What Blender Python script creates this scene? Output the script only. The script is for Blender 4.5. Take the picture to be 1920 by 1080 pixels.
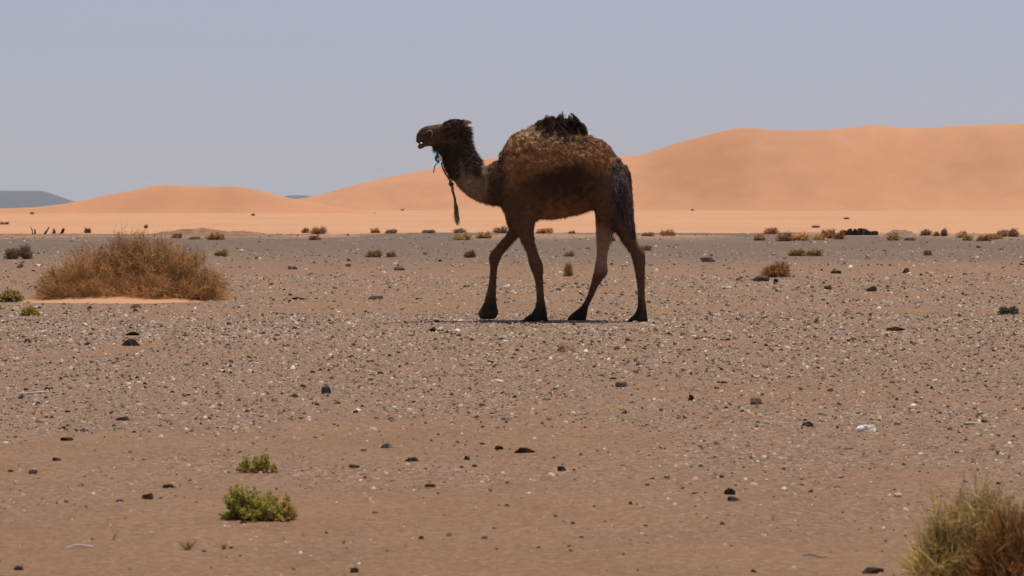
import bpy, bmesh, math, random
import numpy as np
from mathutils import Vector, noise, bvhtree

for o in list(bpy.data.objects):
    bpy.data.objects.remove(o, do_unlink=True)
sc = bpy.context.scene
col = sc.collection
random.seed(7)
RNG = np.random.default_rng(7)

# ------------------------------------------------------------------ camera
H = 1.09                      # eye height
LENS = 100.0
F = LENS / 36.0 * 1920.0      # focal length in photo pixels
HORIZON = 395.0
PITCH = math.atan((540.0 - HORIZON) / F)
DC = H * F / (602.0 - HORIZON)   # distance of the camel
cam_d = bpy.data.cameras.new('camera')
cam_d.lens = LENS; cam_d.sensor_width = 36.0
cam_d.clip_start = 0.1; cam_d.clip_end = 60000.0
cam_d.dof.use_dof = True
cam_d.dof.focus_distance = DC
cam_d.dof.aperture_fstop = 11.0
cam = bpy.data.objects.new('camera', cam_d)
cam.location = (0, 0, H)
cam.rotation_euler = (math.radians(90) - PITCH, 0, 0)
col.objects.link(cam)
sc.camera = cam

# ------------------------------------------------------------------ world, sun, exposure
SUN_EL = math.radians(79.0)
SUN_AZ = math.radians(50.0)      # from +Y (away from the camera) towards +X
SUN = Vector((math.sin(SUN_AZ) * math.cos(SUN_EL), math.cos(SUN_AZ) * math.cos(SUN_EL), math.sin(SUN_EL)))
w = bpy.data.worlds.new('World'); sc.world = w; w.use_nodes = True
nt = w.node_tree; nt.nodes.clear()
sky = nt.nodes.new('ShaderNodeTexSky'); sky.sky_type = 'NISHITA'; sky.sun_disc = False
sky.sun_elevation = SUN_EL; sky.sun_rotation = SUN_AZ
sky.altitude = 700.0; sky.air_density = 1.0; sky.dust_density = 1.0; sky.ozone_density = 1.0
tint = nt.nodes.new('ShaderNodeMix'); tint.data_type = 'RGBA'; tint.blend_type = 'MULTIPLY'
tint.inputs['Factor'].default_value = 1.0
tint.inputs['B'].default_value = (0.600, 0.588, 0.718, 1)
bgn = nt.nodes.new('ShaderNodeBackground'); bgn.inputs['Strength'].default_value = 0.113
wo = nt.nodes.new('ShaderNodeOutputWorld')
hs = nt.nodes.new('ShaderNodeHueSaturation'); hs.inputs['Saturation'].default_value = 0.36
nt.links.new(sky.outputs['Color'], hs.inputs['Color'])
nt.links.new(hs.outputs['Color'], tint.inputs['A'])
nt.links.new(tint.outputs['Result'], bgn.inputs['Color'])
nt.links.new(bgn.outputs['Background'], wo.inputs['Surface'])

sun_d = bpy.data.lights.new('sun', 'SUN'); sun_d.energy = 3.45; sun_d.angle = math.radians(0.55)
sun_d.color = (1.0, 0.955, 0.89)
sun = bpy.data.objects.new('sun', sun_d); col.objects.link(sun)
sun.location = (0, 0, 60)
sun.rotation_euler = SUN.to_track_quat('Z', 'Y').to_euler()

sc.view_settings.view_transform = 'Standard'
sc.view_settings.look = 'None'
sc.view_settings.exposure = 0.10
sc.view_settings.gamma = 1.0
sc.view_settings.use_curve_mapping = False
sc.render.engine = 'CYCLES'
sc.cycles.use_denoising = True
sc.cycles.volume_bounces = 1
sc.cycles.transparent_max_bounces = 8

# ------------------------------------------------------------------ helpers
def ray(px, py):
    d = Vector((0, math.cos(PITCH), -math.sin(PITCH)))
    u = Vector((0, math.sin(PITCH), math.cos(PITCH)))
    return d + Vector((1, 0, 0)) * ((px - 960) / F) + u * ((540 - py) / F)

def smooth(a, b, x):
    t = np.clip((np.asarray(x, float) - a) / (b - a), 0, 1)
    return t * t * (3 - 2 * t)

_tab = np.random.default_rng(99).random((256, 256))
def vnoise(x, y, s, o=0.0):
    """value noise in 0..1, feature size s"""
    x = np.asarray(x, float) / s + 31.7 + o * 17.3; y = np.asarray(y, float) / s + 57.1 + o * 9.1
    xi = np.floor(x).astype(int); yi = np.floor(y).astype(int)
    fx = x - xi; fy = y - yi
    fx = fx * fx * (3 - 2 * fx); fy = fy * fy * (3 - 2 * fy)
    g = lambda a, b: _tab[(a) & 255, (b) & 255]
    return (g(xi, yi) * (1 - fx) + g(xi + 1, yi) * fx) * (1 - fy) + (g(xi, yi + 1) * (1 - fx) + g(xi + 1, yi + 1) * fx) * fy

def plain_h(x, y):
    """height of the gravel plain"""
    x = np.asarray(x, float); y = np.asarray(y, float)
    away = 1 - np.exp(-(((x - 0.45) / 2.2) ** 2 + ((y - DC) / 2.0) ** 2))
    h = 0.030 * (vnoise(x, y, 3.1) - .5) * away + 0.014 * (vnoise(x, y, .9, 1) - .5) * away
    h = h + 0.006 * (vnoise(x, y, .3, 2) - .5) + 0.003 * (vnoise(x, y, .13, 3) - .5)
    h = h + 0.06 * (vnoise(x, y, 14, 4) - .5) * smooth(36, 60, y)
    return h

def edge_y(x):
    """where the gravel plain ends and the sand begins"""
    x = np.asarray(x, float)
    return 139 + 20 * (vnoise(x, 0 * x, 9, 5) - .5) + 8 * (vnoise(x, 0 * x, 2.6, 6) - .5) - 22 * smooth(10, 30, x) * .35

def sand_h(x, y):
    """height of the sand flat"""
    x = np.asarray(x, float); y = np.asarray(y, float)
    r = np.sqrt(x * x + y * y)
    f = smooth(105, 150, y)
    rise = np.clip((y - 135) * 0.00185, 0, 1.2)
    und = 0.10 * (vnoise(x, y * .5, 23, 7) - .5) + 0.05 * (vnoise(x, y * .5, 7, 8) - .5)
    return -0.16 + f * (0.13 + rise + und * smooth(120, 170, y))

def ground_at(px, py):
    """the point of the ground that a photo pixel looks at"""
    d = ray(px, py); t = 4.0; step = .05
    while t < 1500:
        x, y, z = d.x * t, d.y * t, H + d.z * t
        g = float(plain_h(x, y)) if y < float(edge_y(x)) else float(sand_h(x, y))
        if z <= g:
            return Vector((x, y, g))
        t += max(.01, (z - g) / max(1e-4, -d.z) * .5 if d.z < -1e-4 else 1.0)
    return Vector((d.x * t, d.y * t, float(sand_h(d.x * t, d.y * t))))

def link(o, parent=None):
    col.objects.link(o)
    if parent is not None:
        o.parent = parent
    return o

def tag(o, label=None, cat=None, group=None, kind=None):
    if label: o['label'] = label
    if cat: o['category'] = cat
    if group: o['group'] = group
    if kind: o['kind'] = kind
    return o

def thing(name, loc, label, cat, group=None):
    o = bpy.data.objects.new(name, None); o.location = loc; o.empty_display_size = .1
    link(o); tag(o, label, cat, group)
    return o

def mesh_np(name, V, T, C=None, smooth_shade=False):
    me = bpy.data.meshes.new(name)
    V = np.asarray(V, np.float32); T = np.asarray(T, np.int32)
    me.vertices.add(len(V)); me.vertices.foreach_set('co', V.ravel())
    k = T.shape[1]
    me.loops.add(T.size); me.loops.foreach_set('vertex_index', T.ravel())
    me.polygons.add(len(T))
    me.polygons.foreach_set('loop_start', np.arange(0, T.size, k, dtype=np.int32))
    me.polygons.foreach_set('loop_total', np.full(len(T), k, np.int32))
    me.update(calc_edges=True)
    if C is not None:
        a = me.attributes.new('tone', 'FLOAT_COLOR', 'POINT')
        c4 = np.ones((len(V), 4), np.float32); c4[:, :3] = C
        a.data.foreach_set('color', c4.ravel())
    if smooth_shade:
        me.polygons.foreach_set('use_smooth', np.ones(len(T), bool))
    return me

def obj_np(name, V, T, mat, parent=None, C=None, origin=None, smooth_shade=False):
    V = np.asarray(V, float)
    if origin is not None:
        V = V - np.array(origin)
    me = mesh_np(name, V, T, C, smooth_shade)
    me.materials.append(mat)
    o = bpy.data.objects.new(name, me)
    if parent is None and origin is not None:
        o.location = origin
    return link(o, parent)

# ------------------------------------------------------------------ materials
def new_mat(name):
    m = bpy.data.materials.new(name); m.use_nodes = True
    n = m.node_tree; n.nodes.clear()
    out = n.nodes.new('ShaderNodeOutputMaterial')
    return m, n, out

def nd(n, t, **kw):
    x = n.nodes.new(t)
    for k, v in kw.items(): setattr(x, k, v)
    return x

def noise_node(n, scale, detail=4, rough=.55, vec=None):
    x = nd(n, 'ShaderNodeTexNoise'); x.inputs['Scale'].default_value = scale
    x.inputs['Detail'].default_value = detail; x.inputs['Roughness'].default_value = rough
    if vec is not None: n.links.new(vec, x.inputs['Vector'])
    return x

def ramp(n, fac, stops):
    r = nd(n, 'ShaderNodeValToRGB')
    while len(r.color_ramp.elements) < len(stops): r.color_ramp.elements.new(.5)
    for e, (p, c) in zip(r.color_ramp.elements, stops):
        e.position = p; e.color = (*c, 1)
    n.links.new(fac, r.inputs['Fac'])
    return r

def mixc(n, fac, a, b, blend='MIX'):
    m = nd(n, 'ShaderNodeMix', data_type='RGBA', blend_type=blend)
    for s, v in (('Factor', fac), ('A', a), ('B', b)):
        if isinstance(v, (int, float)): m.inputs[s].default_value = v
        elif isinstance(v, tuple): m.inputs[s].default_value = (*v, 1)
        else: n.links.new(v, m.inputs[s])
    return m.outputs['Result']

def tone_mat(name, rough=.9, vary=.25, scale=40.0, translucent=0.0, spec=.2, bump=0.0):
    """each piece's own colour from the 'tone' attribute, broken up by noise"""
    m, n, out = new_mat(name)
    at = nd(n, 'ShaderNodeAttribute', attribute_name='tone')
    tc = nd(n, 'ShaderNodeTexCoord')
    nz = noise_node(n, scale, 3, .6, tc.outputs['Object'])
    r = ramp(n, nz.outputs['Fac'], [(.25, (1 - vary,) * 3), (.75, (1 + vary,) * 3)])
    c = mixc(n, 1.0, at.outputs['Color'], r.outputs['Color'], 'MULTIPLY')
    b = nd(n, 'ShaderNodeBsdfPrincipled')
    b.inputs['Roughness'].default_value = rough
    b.inputs['Specular IOR Level'].default_value = spec
    n.links.new(c, b.inputs['Base Color'])
    if bump:
        bp = nd(n, 'ShaderNodeBump'); bp.inputs['Strength'].default_value = bump; bp.inputs['Distance'].default_value = .01
        n.links.new(nz.outputs['Fac'], bp.inputs['Height']); n.links.new(bp.outputs['Normal'], b.inputs['Normal'])
    if translucent:
        t = nd(n, 'ShaderNodeBsdfTranslucent'); n.links.new(c, t.inputs['Color'])
        mx = nd(n, 'ShaderNodeMixShader'); mx.inputs['Fac'].default_value = translucent
        n.links.new(b.outputs[0], mx.inputs[1]); n.links.new(t.outputs[0], mx.inputs[2])
        n.links.new(mx.outputs[0], out.inputs['Surface'])
    else:
        n.links.new(b.outputs[0], out.inputs['Surface'])
    return m

def make_gravel_mat():
    m, n, out = new_mat('gravel_plain')
    g = nd(n, 'ShaderNodeNewGeometry')
    pos = g.outputs['Position']
    at = nd(n, 'ShaderNodeAttribute', attribute_name='tone')     # R: how stony, G: how far from sandy
    sep = nd(n, 'ShaderNodeSeparateColor'); n.links.new(at.outputs['Color'], sep.inputs[0])
    n1 = noise_node(n, 1.3, 5, .6, pos)
    n2 = noise_node(n, 30, 6, .78, pos)
    sand = ramp(n, n1.outputs['Fac'], [(.3, (.262, .146, .080)), (.7, (.320, .181, .102))])
    fine = ramp(n, n2.outputs['Fac'], [(.30, (.68,) * 3), (.5, (1.0,) * 3), (.72, (1.22,) * 3)])
    base = mixc(n, 1.0, sand.outputs['Color'], fine.outputs['Color'], 'MULTIPLY')
    # grit too small to build: a speckle of tiny grey, dark and pale grains
    v = nd(n, 'ShaderNodeTexVoronoi'); v.inputs['Scale'].default_value = 55; n.links.new(pos, v.inputs['Vector'])
    sv = nd(n, 'ShaderNodeSeparateColor'); n.links.new(v.outputs['Color'], sv.inputs[0])
    grit = ramp(n, sv.outputs[0], [(0, (.10, .068, .05)), (.3, (.21, .138, .096)), (.6, (.29, .187, .122)), (.85, (.34, .238, .168)), (1.0, (.52, .40, .30))])
    far = ramp(n, noise_node(n, 6.0, 6, .75, pos).outputs['Fac'], [(.3, (.125, .092, .070)), (.5, (.165, .122, .095)), (.7, (.215, .160, .125))])
    c1 = mixc(n, sep.outputs[0], base, grit.outputs['Color'])
    c2 = mixc(n, sep.outputs[1], c1, far.outputs['Color'])
    c2 = mixc(n, sep.outputs[2], c2, (.40, .235, .135))
    b = nd(n, 'ShaderNodeBsdfPrincipled'); b.inputs['Roughness'].default_value = .95
    b.inputs['Specular IOR Level'].default_value = .03
    n.links.new(c2, b.inputs['Base Color'])
    bp = nd(n, 'ShaderNodeBump'); bp.inputs['Strength'].default_value = .8; bp.inputs['Distance'].default_value = .018
    n.links.new(n2.outputs['Fac'], bp.inputs['Height']); n.links.new(bp.outputs['Normal'], b.inputs['Normal'])
    n.links.new(b.outputs[0], out.inputs['Surface'])
    return m

def make_sand_mat(name, ca, cb, s1, s2, bumpd):
    m, n, out = new_mat(name)
    g = nd(n, 'ShaderNodeNewGeometry')
    mp = nd(n, 'ShaderNodeMapping'); mp.inputs['Scale'].default_value = (1, .45, 1.6)
    n.links.new(g.outputs['Position'], mp.inputs['Vector'])
    n1 = noise_node(n, s1, 5, .55, mp.outputs['Vector'])
    n2 = noise_node(n, s2, 3, .6, mp.outputs['Vector'])
    c = ramp(n, n1.outputs['Fac'], [(.3, ca), (.7, cb)])
    f = ramp(n, n2.outputs['Fac'], [(.3, (.94,) * 3), (.7, (1.05,) * 3)])
    cc = mixc(n, 1.0, c.outputs['Color'], f.outputs['Color'], 'MULTIPLY')
    b = nd(n, 'ShaderNodeBsdfPrincipled'); b.inputs['Roughness'].default_value = .95
    b.inputs['Specular IOR Level'].default_value = .03
    n.links.new(cc, b.inputs['Base Color'])
    bp = nd(n, 'ShaderNodeBump'); bp.inputs['Strength'].default_value = .35; bp.inputs['Distance'].default_value = bumpd
    n.links.new(n2.outputs['Fac'], bp.inputs['Height']); n.links.new(bp.outputs['Normal'], b.inputs['Normal'])
    n.links.new(b.outputs[0], out.inputs['Surface'])
    return m

M_GRAVEL = make_gravel_mat()
M_FLAT = make_sand_mat('pale_sand', (.505, .270, .144), (.572, .311, .169), .05, .6, .05)
M_DUNE = make_sand_mat('dune_sand', (.505, .250, .130), (.553, .279, .147), .018, .11, .20)
M_HILL = make_sand_mat('hazed_hill_rock', (.04, .045, .06), (.065, .07, .085), .004, .03, 2.0)  # rock tinted blue, distance haze put into its colour
M_PEBBLE = tone_mat('pebble', .95, .18, 60, spec=.03)
M_ROCK = tone_mat('rock', .95, .35, 45, spec=.04, bump=.6)
M_TWIG = tone_mat('dry_twig', .9, .25, 25, translucent=.4, spec=.1)
M_WOOD = tone_mat('bark', .9, .3, 30, spec=.1)
M_LEAF = tone_mat('leaf', .7, .25, 60, translucent=.4, spec=.2)
M_COAT = tone_mat('camel_coat', .85, .30, 28, spec=.12, bump=.7)
M_HAIR = tone_mat('camel_hair', .75, .25, 40, spec=.12)
M_ROPE = tone_mat('rope', .9, .3, 150, spec=.1, bump=.4)
M_EYE = tone_mat('eye', .15, .05, 10, spec=.6)

# ------------------------------------------------------------------ ground
def grid_mesh(xs, ys, fz):
    X, Y = np.meshgrid(xs, ys)
    Z = fz(X, Y)
    V = np.stack([X.ravel(), Y.ravel(), Z.ravel()], 1)
    nx, ny = len(xs), len(ys)
    i = (np.arange(ny - 1)[:, None] * nx + np.arange(nx - 1)[None, :]).ravel()
    Q = np.stack([i, i + 1, i + 1 + nx, i + nx], 1)
    return V, Q

def grow(a, b, first, ratio):
    out = [a]; s = first
    while out[-1] < b:
        out.append(out[-1] + s); s *= ratio
    return np.array(out)

def flat_at(px, py):
    y_ = H * F / (py - HORIZON)
    return ((px - 960) / F * y_, y_)
# sandy wheel tracks where the stones have been pushed aside
LANES = [[flat_at(*q) for q in L_] for L_ in (
    [(1010, 632), (900, 653), (820, 678), (770, 712), (700, 745), (560, 790)],
    [(1500, 622), (1330, 648), (1240, 685), (1225, 730), (1330, 800)],
    [(600, 612), (380, 628), (150, 668), (0, 720)])]
def stony(x, y):
    """0..1: how thickly the small stones lie"""
    x = np.asarray(x, float); y = np.asarray(y, float)
    ye = y + 1.6 * smooth(-.2, 1.8, x) + 4.5 * (vnoise(x, y, 1.6, 15) - .5) + 1.8 * (vnoise(x, y, .5, 16) - .5)
    d = .08 + .22 * smooth(8.4, 11.5, ye) + .80 * smooth(10.8, 17.0, ye)
    d = d * (1 - .45 * smooth(28.5, 31, y)) 
    d = d * (1 - .45 * smooth(44, 52, y))
    right = smooth(1.5, 5, x) * smooth(32, 37, y) * (1 - smooth(46, 56, y))
    d = d + right * .45
    d = d + .45 * smooth(22.5, 25, y) * (1 - smooth(28, 30.5, y)) * smooth(.3, .6, vnoise(x, y * .5, 1.9, 18))
    patch = vnoise(x, y * .6, 1.7, 11) * .6 + vnoise(x, y * .6, .6, 12) * .4
    d = d * (0.48 + 1.1 * smooth(.28, .68, patch))
    d = d + .12 * smooth(.45, .7, vnoise(x, y, 1.1, 13)) * smooth(8, 11, y)
    for lane in LANES:
        near = np.full(x.shape, 9.0)
        for (ax, ay), (bx, by) in zip(lane[:-1], lane[1:]):
            vx, vy = bx - ax, (by - ay) * .3
            t = np.clip(((x - ax) * vx + (y - ay) * .3 * vy) / (vx * vx + vy * vy + 1e-9), 0, 1)
            near = np.minimum(near, np.hypot(x - ax - t * vx, (y - ay) * .3 - t * vy))
        d = d * (1 - .5 * (1 - smooth(.06, .30, near + .12 * (vnoise(x, y, .4, 17) - .5))))
    return np.clip(d, 0, 1)

def build_plain():
    side = grow(6.5, 110, .12, 1.16)[1:]
    xs = np.concatenate([-side[::-1], np.arange(-6.5, 6.5001, .09), side])
    ys = np.concatenate([-grow(-5.5, 60, .3, 1.3)[1:][::-1], np.arange(5.5, 33.0, .08), grow(33.0, 145, .09, 1.013)])
    ys = np.unique(ys)
    def fz(X, Y):
        e = edge_y(X)
        return plain_h(X, Y) * (1 - smooth(-1.5, 0, Y - e)) - 0.35 * smooth(-1.0, 1.5, Y - e) - 0.4 * smooth(0, 8, Y - e)
    V, Q = grid_mesh(xs, ys, fz)
    C = np.zeros((len(V), 3), np.float32)
    C[:, 0] = np.clip(.15 + .55 * stony(V[:, 0], V[:, 1]), 0, 1)
    C[:, 1] = .9 * smooth(44, 84, V[:, 1] + 16 * (vnoise(V[:, 0], V[:, 1], 9, 14) - .5))
    C[:, 2] = .85 * smooth(92, 132, V[:, 1]) * smooth(.42, .66, .65 * vnoise(V[:, 0], V[:, 1] * .12, 2.4, 19) + .35 * vnoise(V[:, 0], V[:, 1] * .2, .8, 20))
    o = obj_np('gravel_plain', V, Q, M_GRAVEL, C=C, smooth_shade=True)
    tag(o, kind='structure', label='stony brown gravel plain under the camel')

def build_sand():
    fr = np.radians(np.arange(-16, 16.01, .2))
    rest = np.radians(np.arange(20, 341, 8.0))
    ang = np.concatenate([fr, rest])
    rad = np.concatenate([[2.0, 40.0], grow(95, 14000, 2.2, 1.035)])
    A, R = np.meshgrid(ang, rad)
    X = np.sin(A) * R; Y = np.cos(A) * R
    Z = sand_h(X, Y)
    V = np.stack([X.ravel(), Y.ravel(), Z.ravel()], 1)
    na, nr = len(ang), len(rad)
    q = []
    j = np.arange(na); jn = (j + 1) % na
    for i in range(nr - 1):
        q.append(np.stack([i * na + j, (i + 1) * na + j, (i + 1) * na + jn, i * na + jn], 1))
    Q = np.concatenate(q)
    o = obj_np('sand_flat', V, Q[:, ::-1], M_FLAT, smooth_shade=True)
    tag(o, kind='structure', label='pale orange sand flat in front of the dunes')

build_plain()
build_sand()

def dune(name, crest, yc, front, back, label, seed, ext):
    """crest: photo outline of the ridge, seen at distance yc"""
    cx = np.array([(p[0] - 960) / F * yc for p in crest]); cz = np.array([H + (HORIZON - p[1]) / F * yc for p in crest])
    xs = np.linspace(cx[0], cx[-1], 300)
    base = 0.2
    hz = np.interp(xs, cx, cz)
    k = np.ones(5) / 5
    hz = np.convolve(np.pad(hz, 2, mode='edge'), k, mode='valid')
    v = np.concatenate([np.linspace(-1, 0, 60), np.linspace(0, 1, 40)[1:]])
    V = []
    hmax = hz.max()
    for t in v:
        yo = yc + (vnoise(xs, 0 * xs, ext, seed) - .5) * front * .6
        rel = (hz - base) / hmax
        if t <= 0:
            f = front * (0.35 + .65 * rel)
            y = yo + t * f
            u = 1 + t
            prof = (u * u * (3 - 2 * u)) * .7 + u * .3 * np.ones_like(xs)
            prof = prof ** 1.08
            z = base + (hz - base) * prof
            amp = hmax * .026 * math.sin(math.pi * u)
            z = z + amp * ((vnoise(xs, 0 * xs + y * .7, ext * .35, seed + 1) - .5) + .6 * (vnoise(xs + y * .4, y, ext * .13, seed + 2) - .5))
        else:
            y = yo + t * back
            z = base + (hz - base) * (1 - t) ** 1.4
        z = np.where(abs(t) == 1, -1.0, z)
        V.append(np.stack([xs, y, z], 1))
    nx = len(xs); ny = len(V)
    V = np.concatenate(V)
    i = (np.arange(ny - 1)[:, None] * nx + np.arange(nx - 1)[None, :]).ravel()
    Q = np.stack([i, i + 1, i + 1 + nx, i + nx], 1)
    o = obj_np(name, V, Q, M_DUNE, smooth_shade=True)
    tag(o, label=label, kind='structure')
    return o

dune('dune', [(250, 402), (330, 396), (420, 388), (500, 381), (560, 374), (600, 367), (650, 352), (700, 340), (740, 331), (800, 320), (860, 308),
              (920, 298), (980, 293), (1060, 292), (1180, 293), (1210, 290), (1240, 278), (1270, 268), (1300, 261), (1340, 249), (1370, 243), (1400, 241),
              (1430, 247), (1480, 248), (1530, 247), (1590, 241), (1640, 234), (1665, 235), (1690, 240), (1740, 240), (1790, 235), (1850, 234),
              (1930, 233), (2050, 226), (2200, 231), (2350, 246), (2500, 242), (2700, 268), (2900, 300), (3100, 360), (3250, 398)],
     820, 68, 150, 'large orange dune rising behind the camel to the right edge', 21, 40)
dune('dune', [(-900, 400), (-700, 380), (-500, 372), (-300, 383), (-120, 390), (0, 391), (60, 389), (110, 384), (150, 378), (180, 370), (205, 364), (240, 358), (270, 351), (295, 347), (335, 347),
              (370, 350), (410, 350), (440, 349), (475, 354), (505, 362), (540, 371), (580, 378), (640, 390), (700, 399)],
     500, 13, 40, 'low orange dune with a rounded top at the left', 31, 11)

def hill(name, crest, yc, depth, label, seed):
    cx = np.array([(p[0] - 960) / F * yc for p in crest]); cz = np.array([H + (HORIZON - p[1]) / F * yc for p in crest])
    xs = np.linspace(cx[0], cx[-1], 260)
    hz = np.interp(xs, cx, cz) + 3 * (vnoise(xs, xs * 0, 60, seed) - .5)
    V = []
    ts = np.linspace(-1, 1, 41)
    for t in ts:
        p = 1 - abs(t)
        prof = min(1, p * 1.6) if p < .45 else .72 + (p - .45) / .55 * .28
        gl = 1 + .18 * (vnoise(xs, xs * 0 + t * 4, 130, seed + 1) - .5) * (1 if abs(t) > .02 else 0)
        V.append(np.stack([xs, np.full_like(xs, yc + t * depth), (hz + 6) * prof * gl - 6 if abs(t) < 1 else np.full_like(xs, -8)], 1))
    V = np.concatenate(V); nx = len(xs)
    i = (np.arange(len(ts) - 1)[:, None] * nx + np.arange(nx - 1)[None, :]).ravel()
    o = obj_np(name, V, np.stack([i, i + 1, i + 1 + nx, i + nx], 1), M_HILL)
    tag(o, label=label, kind='structure')

hill('hill', [(-1500, 390), (-1200, 366), (-700, 352), (-300, 357), (-60, 356), (20, 358), (60, 359), (80, 360), (92, 365), (104, 371), (125, 376), (150, 380), (190, 388), (230, 396)],
     9000, 700, 'flat topped blue grey hill in the haze at the left', 41)
hill('hill', [(380, 396), (450, 384), (520, 371), (545, 368), (575, 368), (610, 372), (680, 380), (760, 394)],
     9500, 500, 'far blue hill showing in the gap between the dunes', 45)

# ------------------------------------------------------------------ gravel
TONES = np.array([(.32, .200, .130), (.27, .185, .132), (.24, .175, .130), (.085, .055, .038), (.038, .024, .016), (.46, .35, .26), (.62, .52, .42), (.36, .22, .12), (.17, .105, .07)])
def stones_np(pos, size, tones, seed, flat=(.14, .38), k=4):
    """small faceted flat-topped stones; returns verts, tris, colours"""
    r = np.random.default_rng(seed)
    N = len(pos)
    a0 = r.random(N) * 6.283
    ang = a0[:, None] + np.arange(k)[None, :] * (2 * math.pi / k) + (r.random((N, k)) - .5) * .7
    rb = size[:, None] * (.5 + (r.random((N, k)) - .5) * .34)
    el = .65 + r.random(N) * .35; ea = r.random(N) * 3.14
    hgt = size * (flat[0] + (flat[1] - flat[0]) * r.random(N))
    def ring(rad, z):
        x = np.cos(ang) * rad; y = np.sin(ang) * rad
        ca, sa = np.cos(ea)[:, None], np.sin(ea)[:, None]
        xr = x * ca + y * sa; yr = (-x * sa + y * ca) * el[:, None]
        return np.stack([xr * ca - yr * sa, xr * sa + yr * ca, z], 2)
    tilt = (r.random((N, 2)) - .5) * .7
    bot = ring(rb * 1.0, np.repeat(-hgt[:, None] * .3, k, 1))
    topr = rb * (.45 + .35 * r.random((N, 1)))
    top = ring(topr, np.repeat(hgt[:, None], k, 1) + (r.random((N, k)) - .5) * hgt[:, None] * .35)
    top[:, :, 2] += top[:, :, 0] * tilt[:, :1] + top[:, :, 1] * tilt[:, 1:]
    V = np.concatenate([bot, top], 1) + pos[:, None, :]
    T = []
    for j in range(k):
        jn = (j + 1) % k
        T += [(j, jn, k + jn), (j, k + jn, k + j)]
    T += [(k, k + j, k + j + 1) for j in range(1, k - 1)]
    T = np.array(T)[None, :, :] + (np.arange(N) * 2 * k)[:, None, None]
    C = np.repeat(tones[:, None, :], 2 * k, 1)
    return V.reshape(-1, 3), T.reshape(-1, 3), C.reshape(-1, 3)

def build_gravel():
    r = np.random.default_rng(5)
    Vs, Ts, Cs, off = [], [], [], 0
    zones = [  # y0, y1, candidates per m2, size median, size spread, side margin
        (6.2, 14.0, 600, .0082, .58, 1.0), (14.0, 22.0, 720, .0115, .58, 1.0), (22.0, 31.0, 540, .0145, .58, 1.1),
        (31.0, 48.0, 125, .020, .55, 2.0), (48.0, 80.0, 20, .033, .55, 3.0), (80.0, 136.0, 2.4, .052, .5, 4)]
    for zi, (y0, y1, n, s0, sp, mg) in enumerate(zones):
        wmax = y1 * 960 / F + mg
        N = int((y1 - y0) * 2 * wmax * n)
        x = (r.random(N) * 2 - 1) * wmax; y = y0 + r.random(N) * (y1 - y0)
        keep = (np.abs(x) < y * 960 / F + mg) & (r.random(N) < stony(x, y) + .03)
        x, y = x[keep], y[keep]; N = len(x)
        size = s0 * np.exp(r.normal(0, sp, N))
        size = np.minimum(size, s0 * 3.8)
        p = np.array([.23, .19, .17, .13, .09, .08, .014, .05, .065]); p = p / p.sum()
        k = r.choice(len(TONES), N, p=p)
        pale = (r.random(N) < .12 * smooth(22.5, 25, y) * (1 - smooth(28, 31, y)) + .03)
        k = np.where(pale & (k < 3), 5, k)
        tone = TONES[k] * np.array([1.06, 1.09, 1.13]) * (.8 + .4 * r.random((N, 1)))
        z = plain_h(x, y)
        V, T, C = stones_np(np.stack([x, y, z], 1), size, tone, 100 + zi, k=5 if zi == 0 else 4)
        Vs.append(V); Ts.append(T + off); Cs.append(C); off += len(V)
    o = obj_np('gravel', np.concatenate(Vs), np.concatenate(Ts), M_PEBBLE, C=np.concatenate(Cs))
    tag(o, 'loose brown, grey and pale pebbles strewn over the plain', 'gravel', kind='stuff')
build_gravel()

# ------------------------------------------------------------------ single rocks
def rock_mesh(name, w, d, h, tone, seed, cuts=9, sub=3):
    bm = bmesh.new()
    bmesh.ops.create_icosphere(bm, subdivisions=sub, radius=1.0)
    r = random.Random(seed)
    planes = []
    for _ in range(cuts):
        n = Vector((r.uniform(-1, 1), r.uniform(-1, 1), r.uniform(-.3, 1.2))).normalized()
        planes.append((n, r.uniform(.38, .72)))
    planes.append((Vector((r.uniform(-.25, .25), r.uniform(-.25, .25), 1)).normalized(), r.uniform(.30, .55)))
    for v in bm.verts:
        c = v.co.copy()
        for n, dd in planes:
            q = c.dot(n)
            if q > dd: c -= n * (q - dd) * .92
        c *= 1 + .30 * noise.noise(c * 1.7 + Vector((seed, 0, 0))) + .10 * noise.noise(c * 5 + Vector((0, seed, 0)))
        v.co = Vector((c.x * w * .68, c.y * d * .68, c.z * h * 1.15 + h * .28))
    me = bpy.data.meshes.new(name); bm.to_mesh(me); bm.free()
    at = me.attributes.new('tone', 'FLOAT_COLOR', 'POINT')
    for i, a in enumerate(at.data):
        f = .85 + .3 * r.random()
        a.color = (tone[0] * f, tone[1] * f, tone[2] * f, 1)
    me.materials.append(M_ROCK)
    return me

DARK = (.028, .018, .012); BROWN = (.11, .065, .038); GREY = (.18, .15, .125); PALE = (.50, .40, .32); WHITE = (.80, .72, .62); TAN = (.33, .23, .15)
def rock(name, px, py, wp, hp, tone, label, cat='stone', seed=None, dratio=.8, rz=0.0, group=None):
    p = ground_at(px, py)
    s = p.y / F
    seed = seed if seed is not None else int(px * 7 + py)
    me = rock_mesh(name, wp * s, wp * s * dratio, hp * s, tone, seed)
    o = bpy.data.objects.new(name, me); o.location = p; o.rotation_euler.z = rz
    link(o); tag(o, label, cat, group)
    return o

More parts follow.
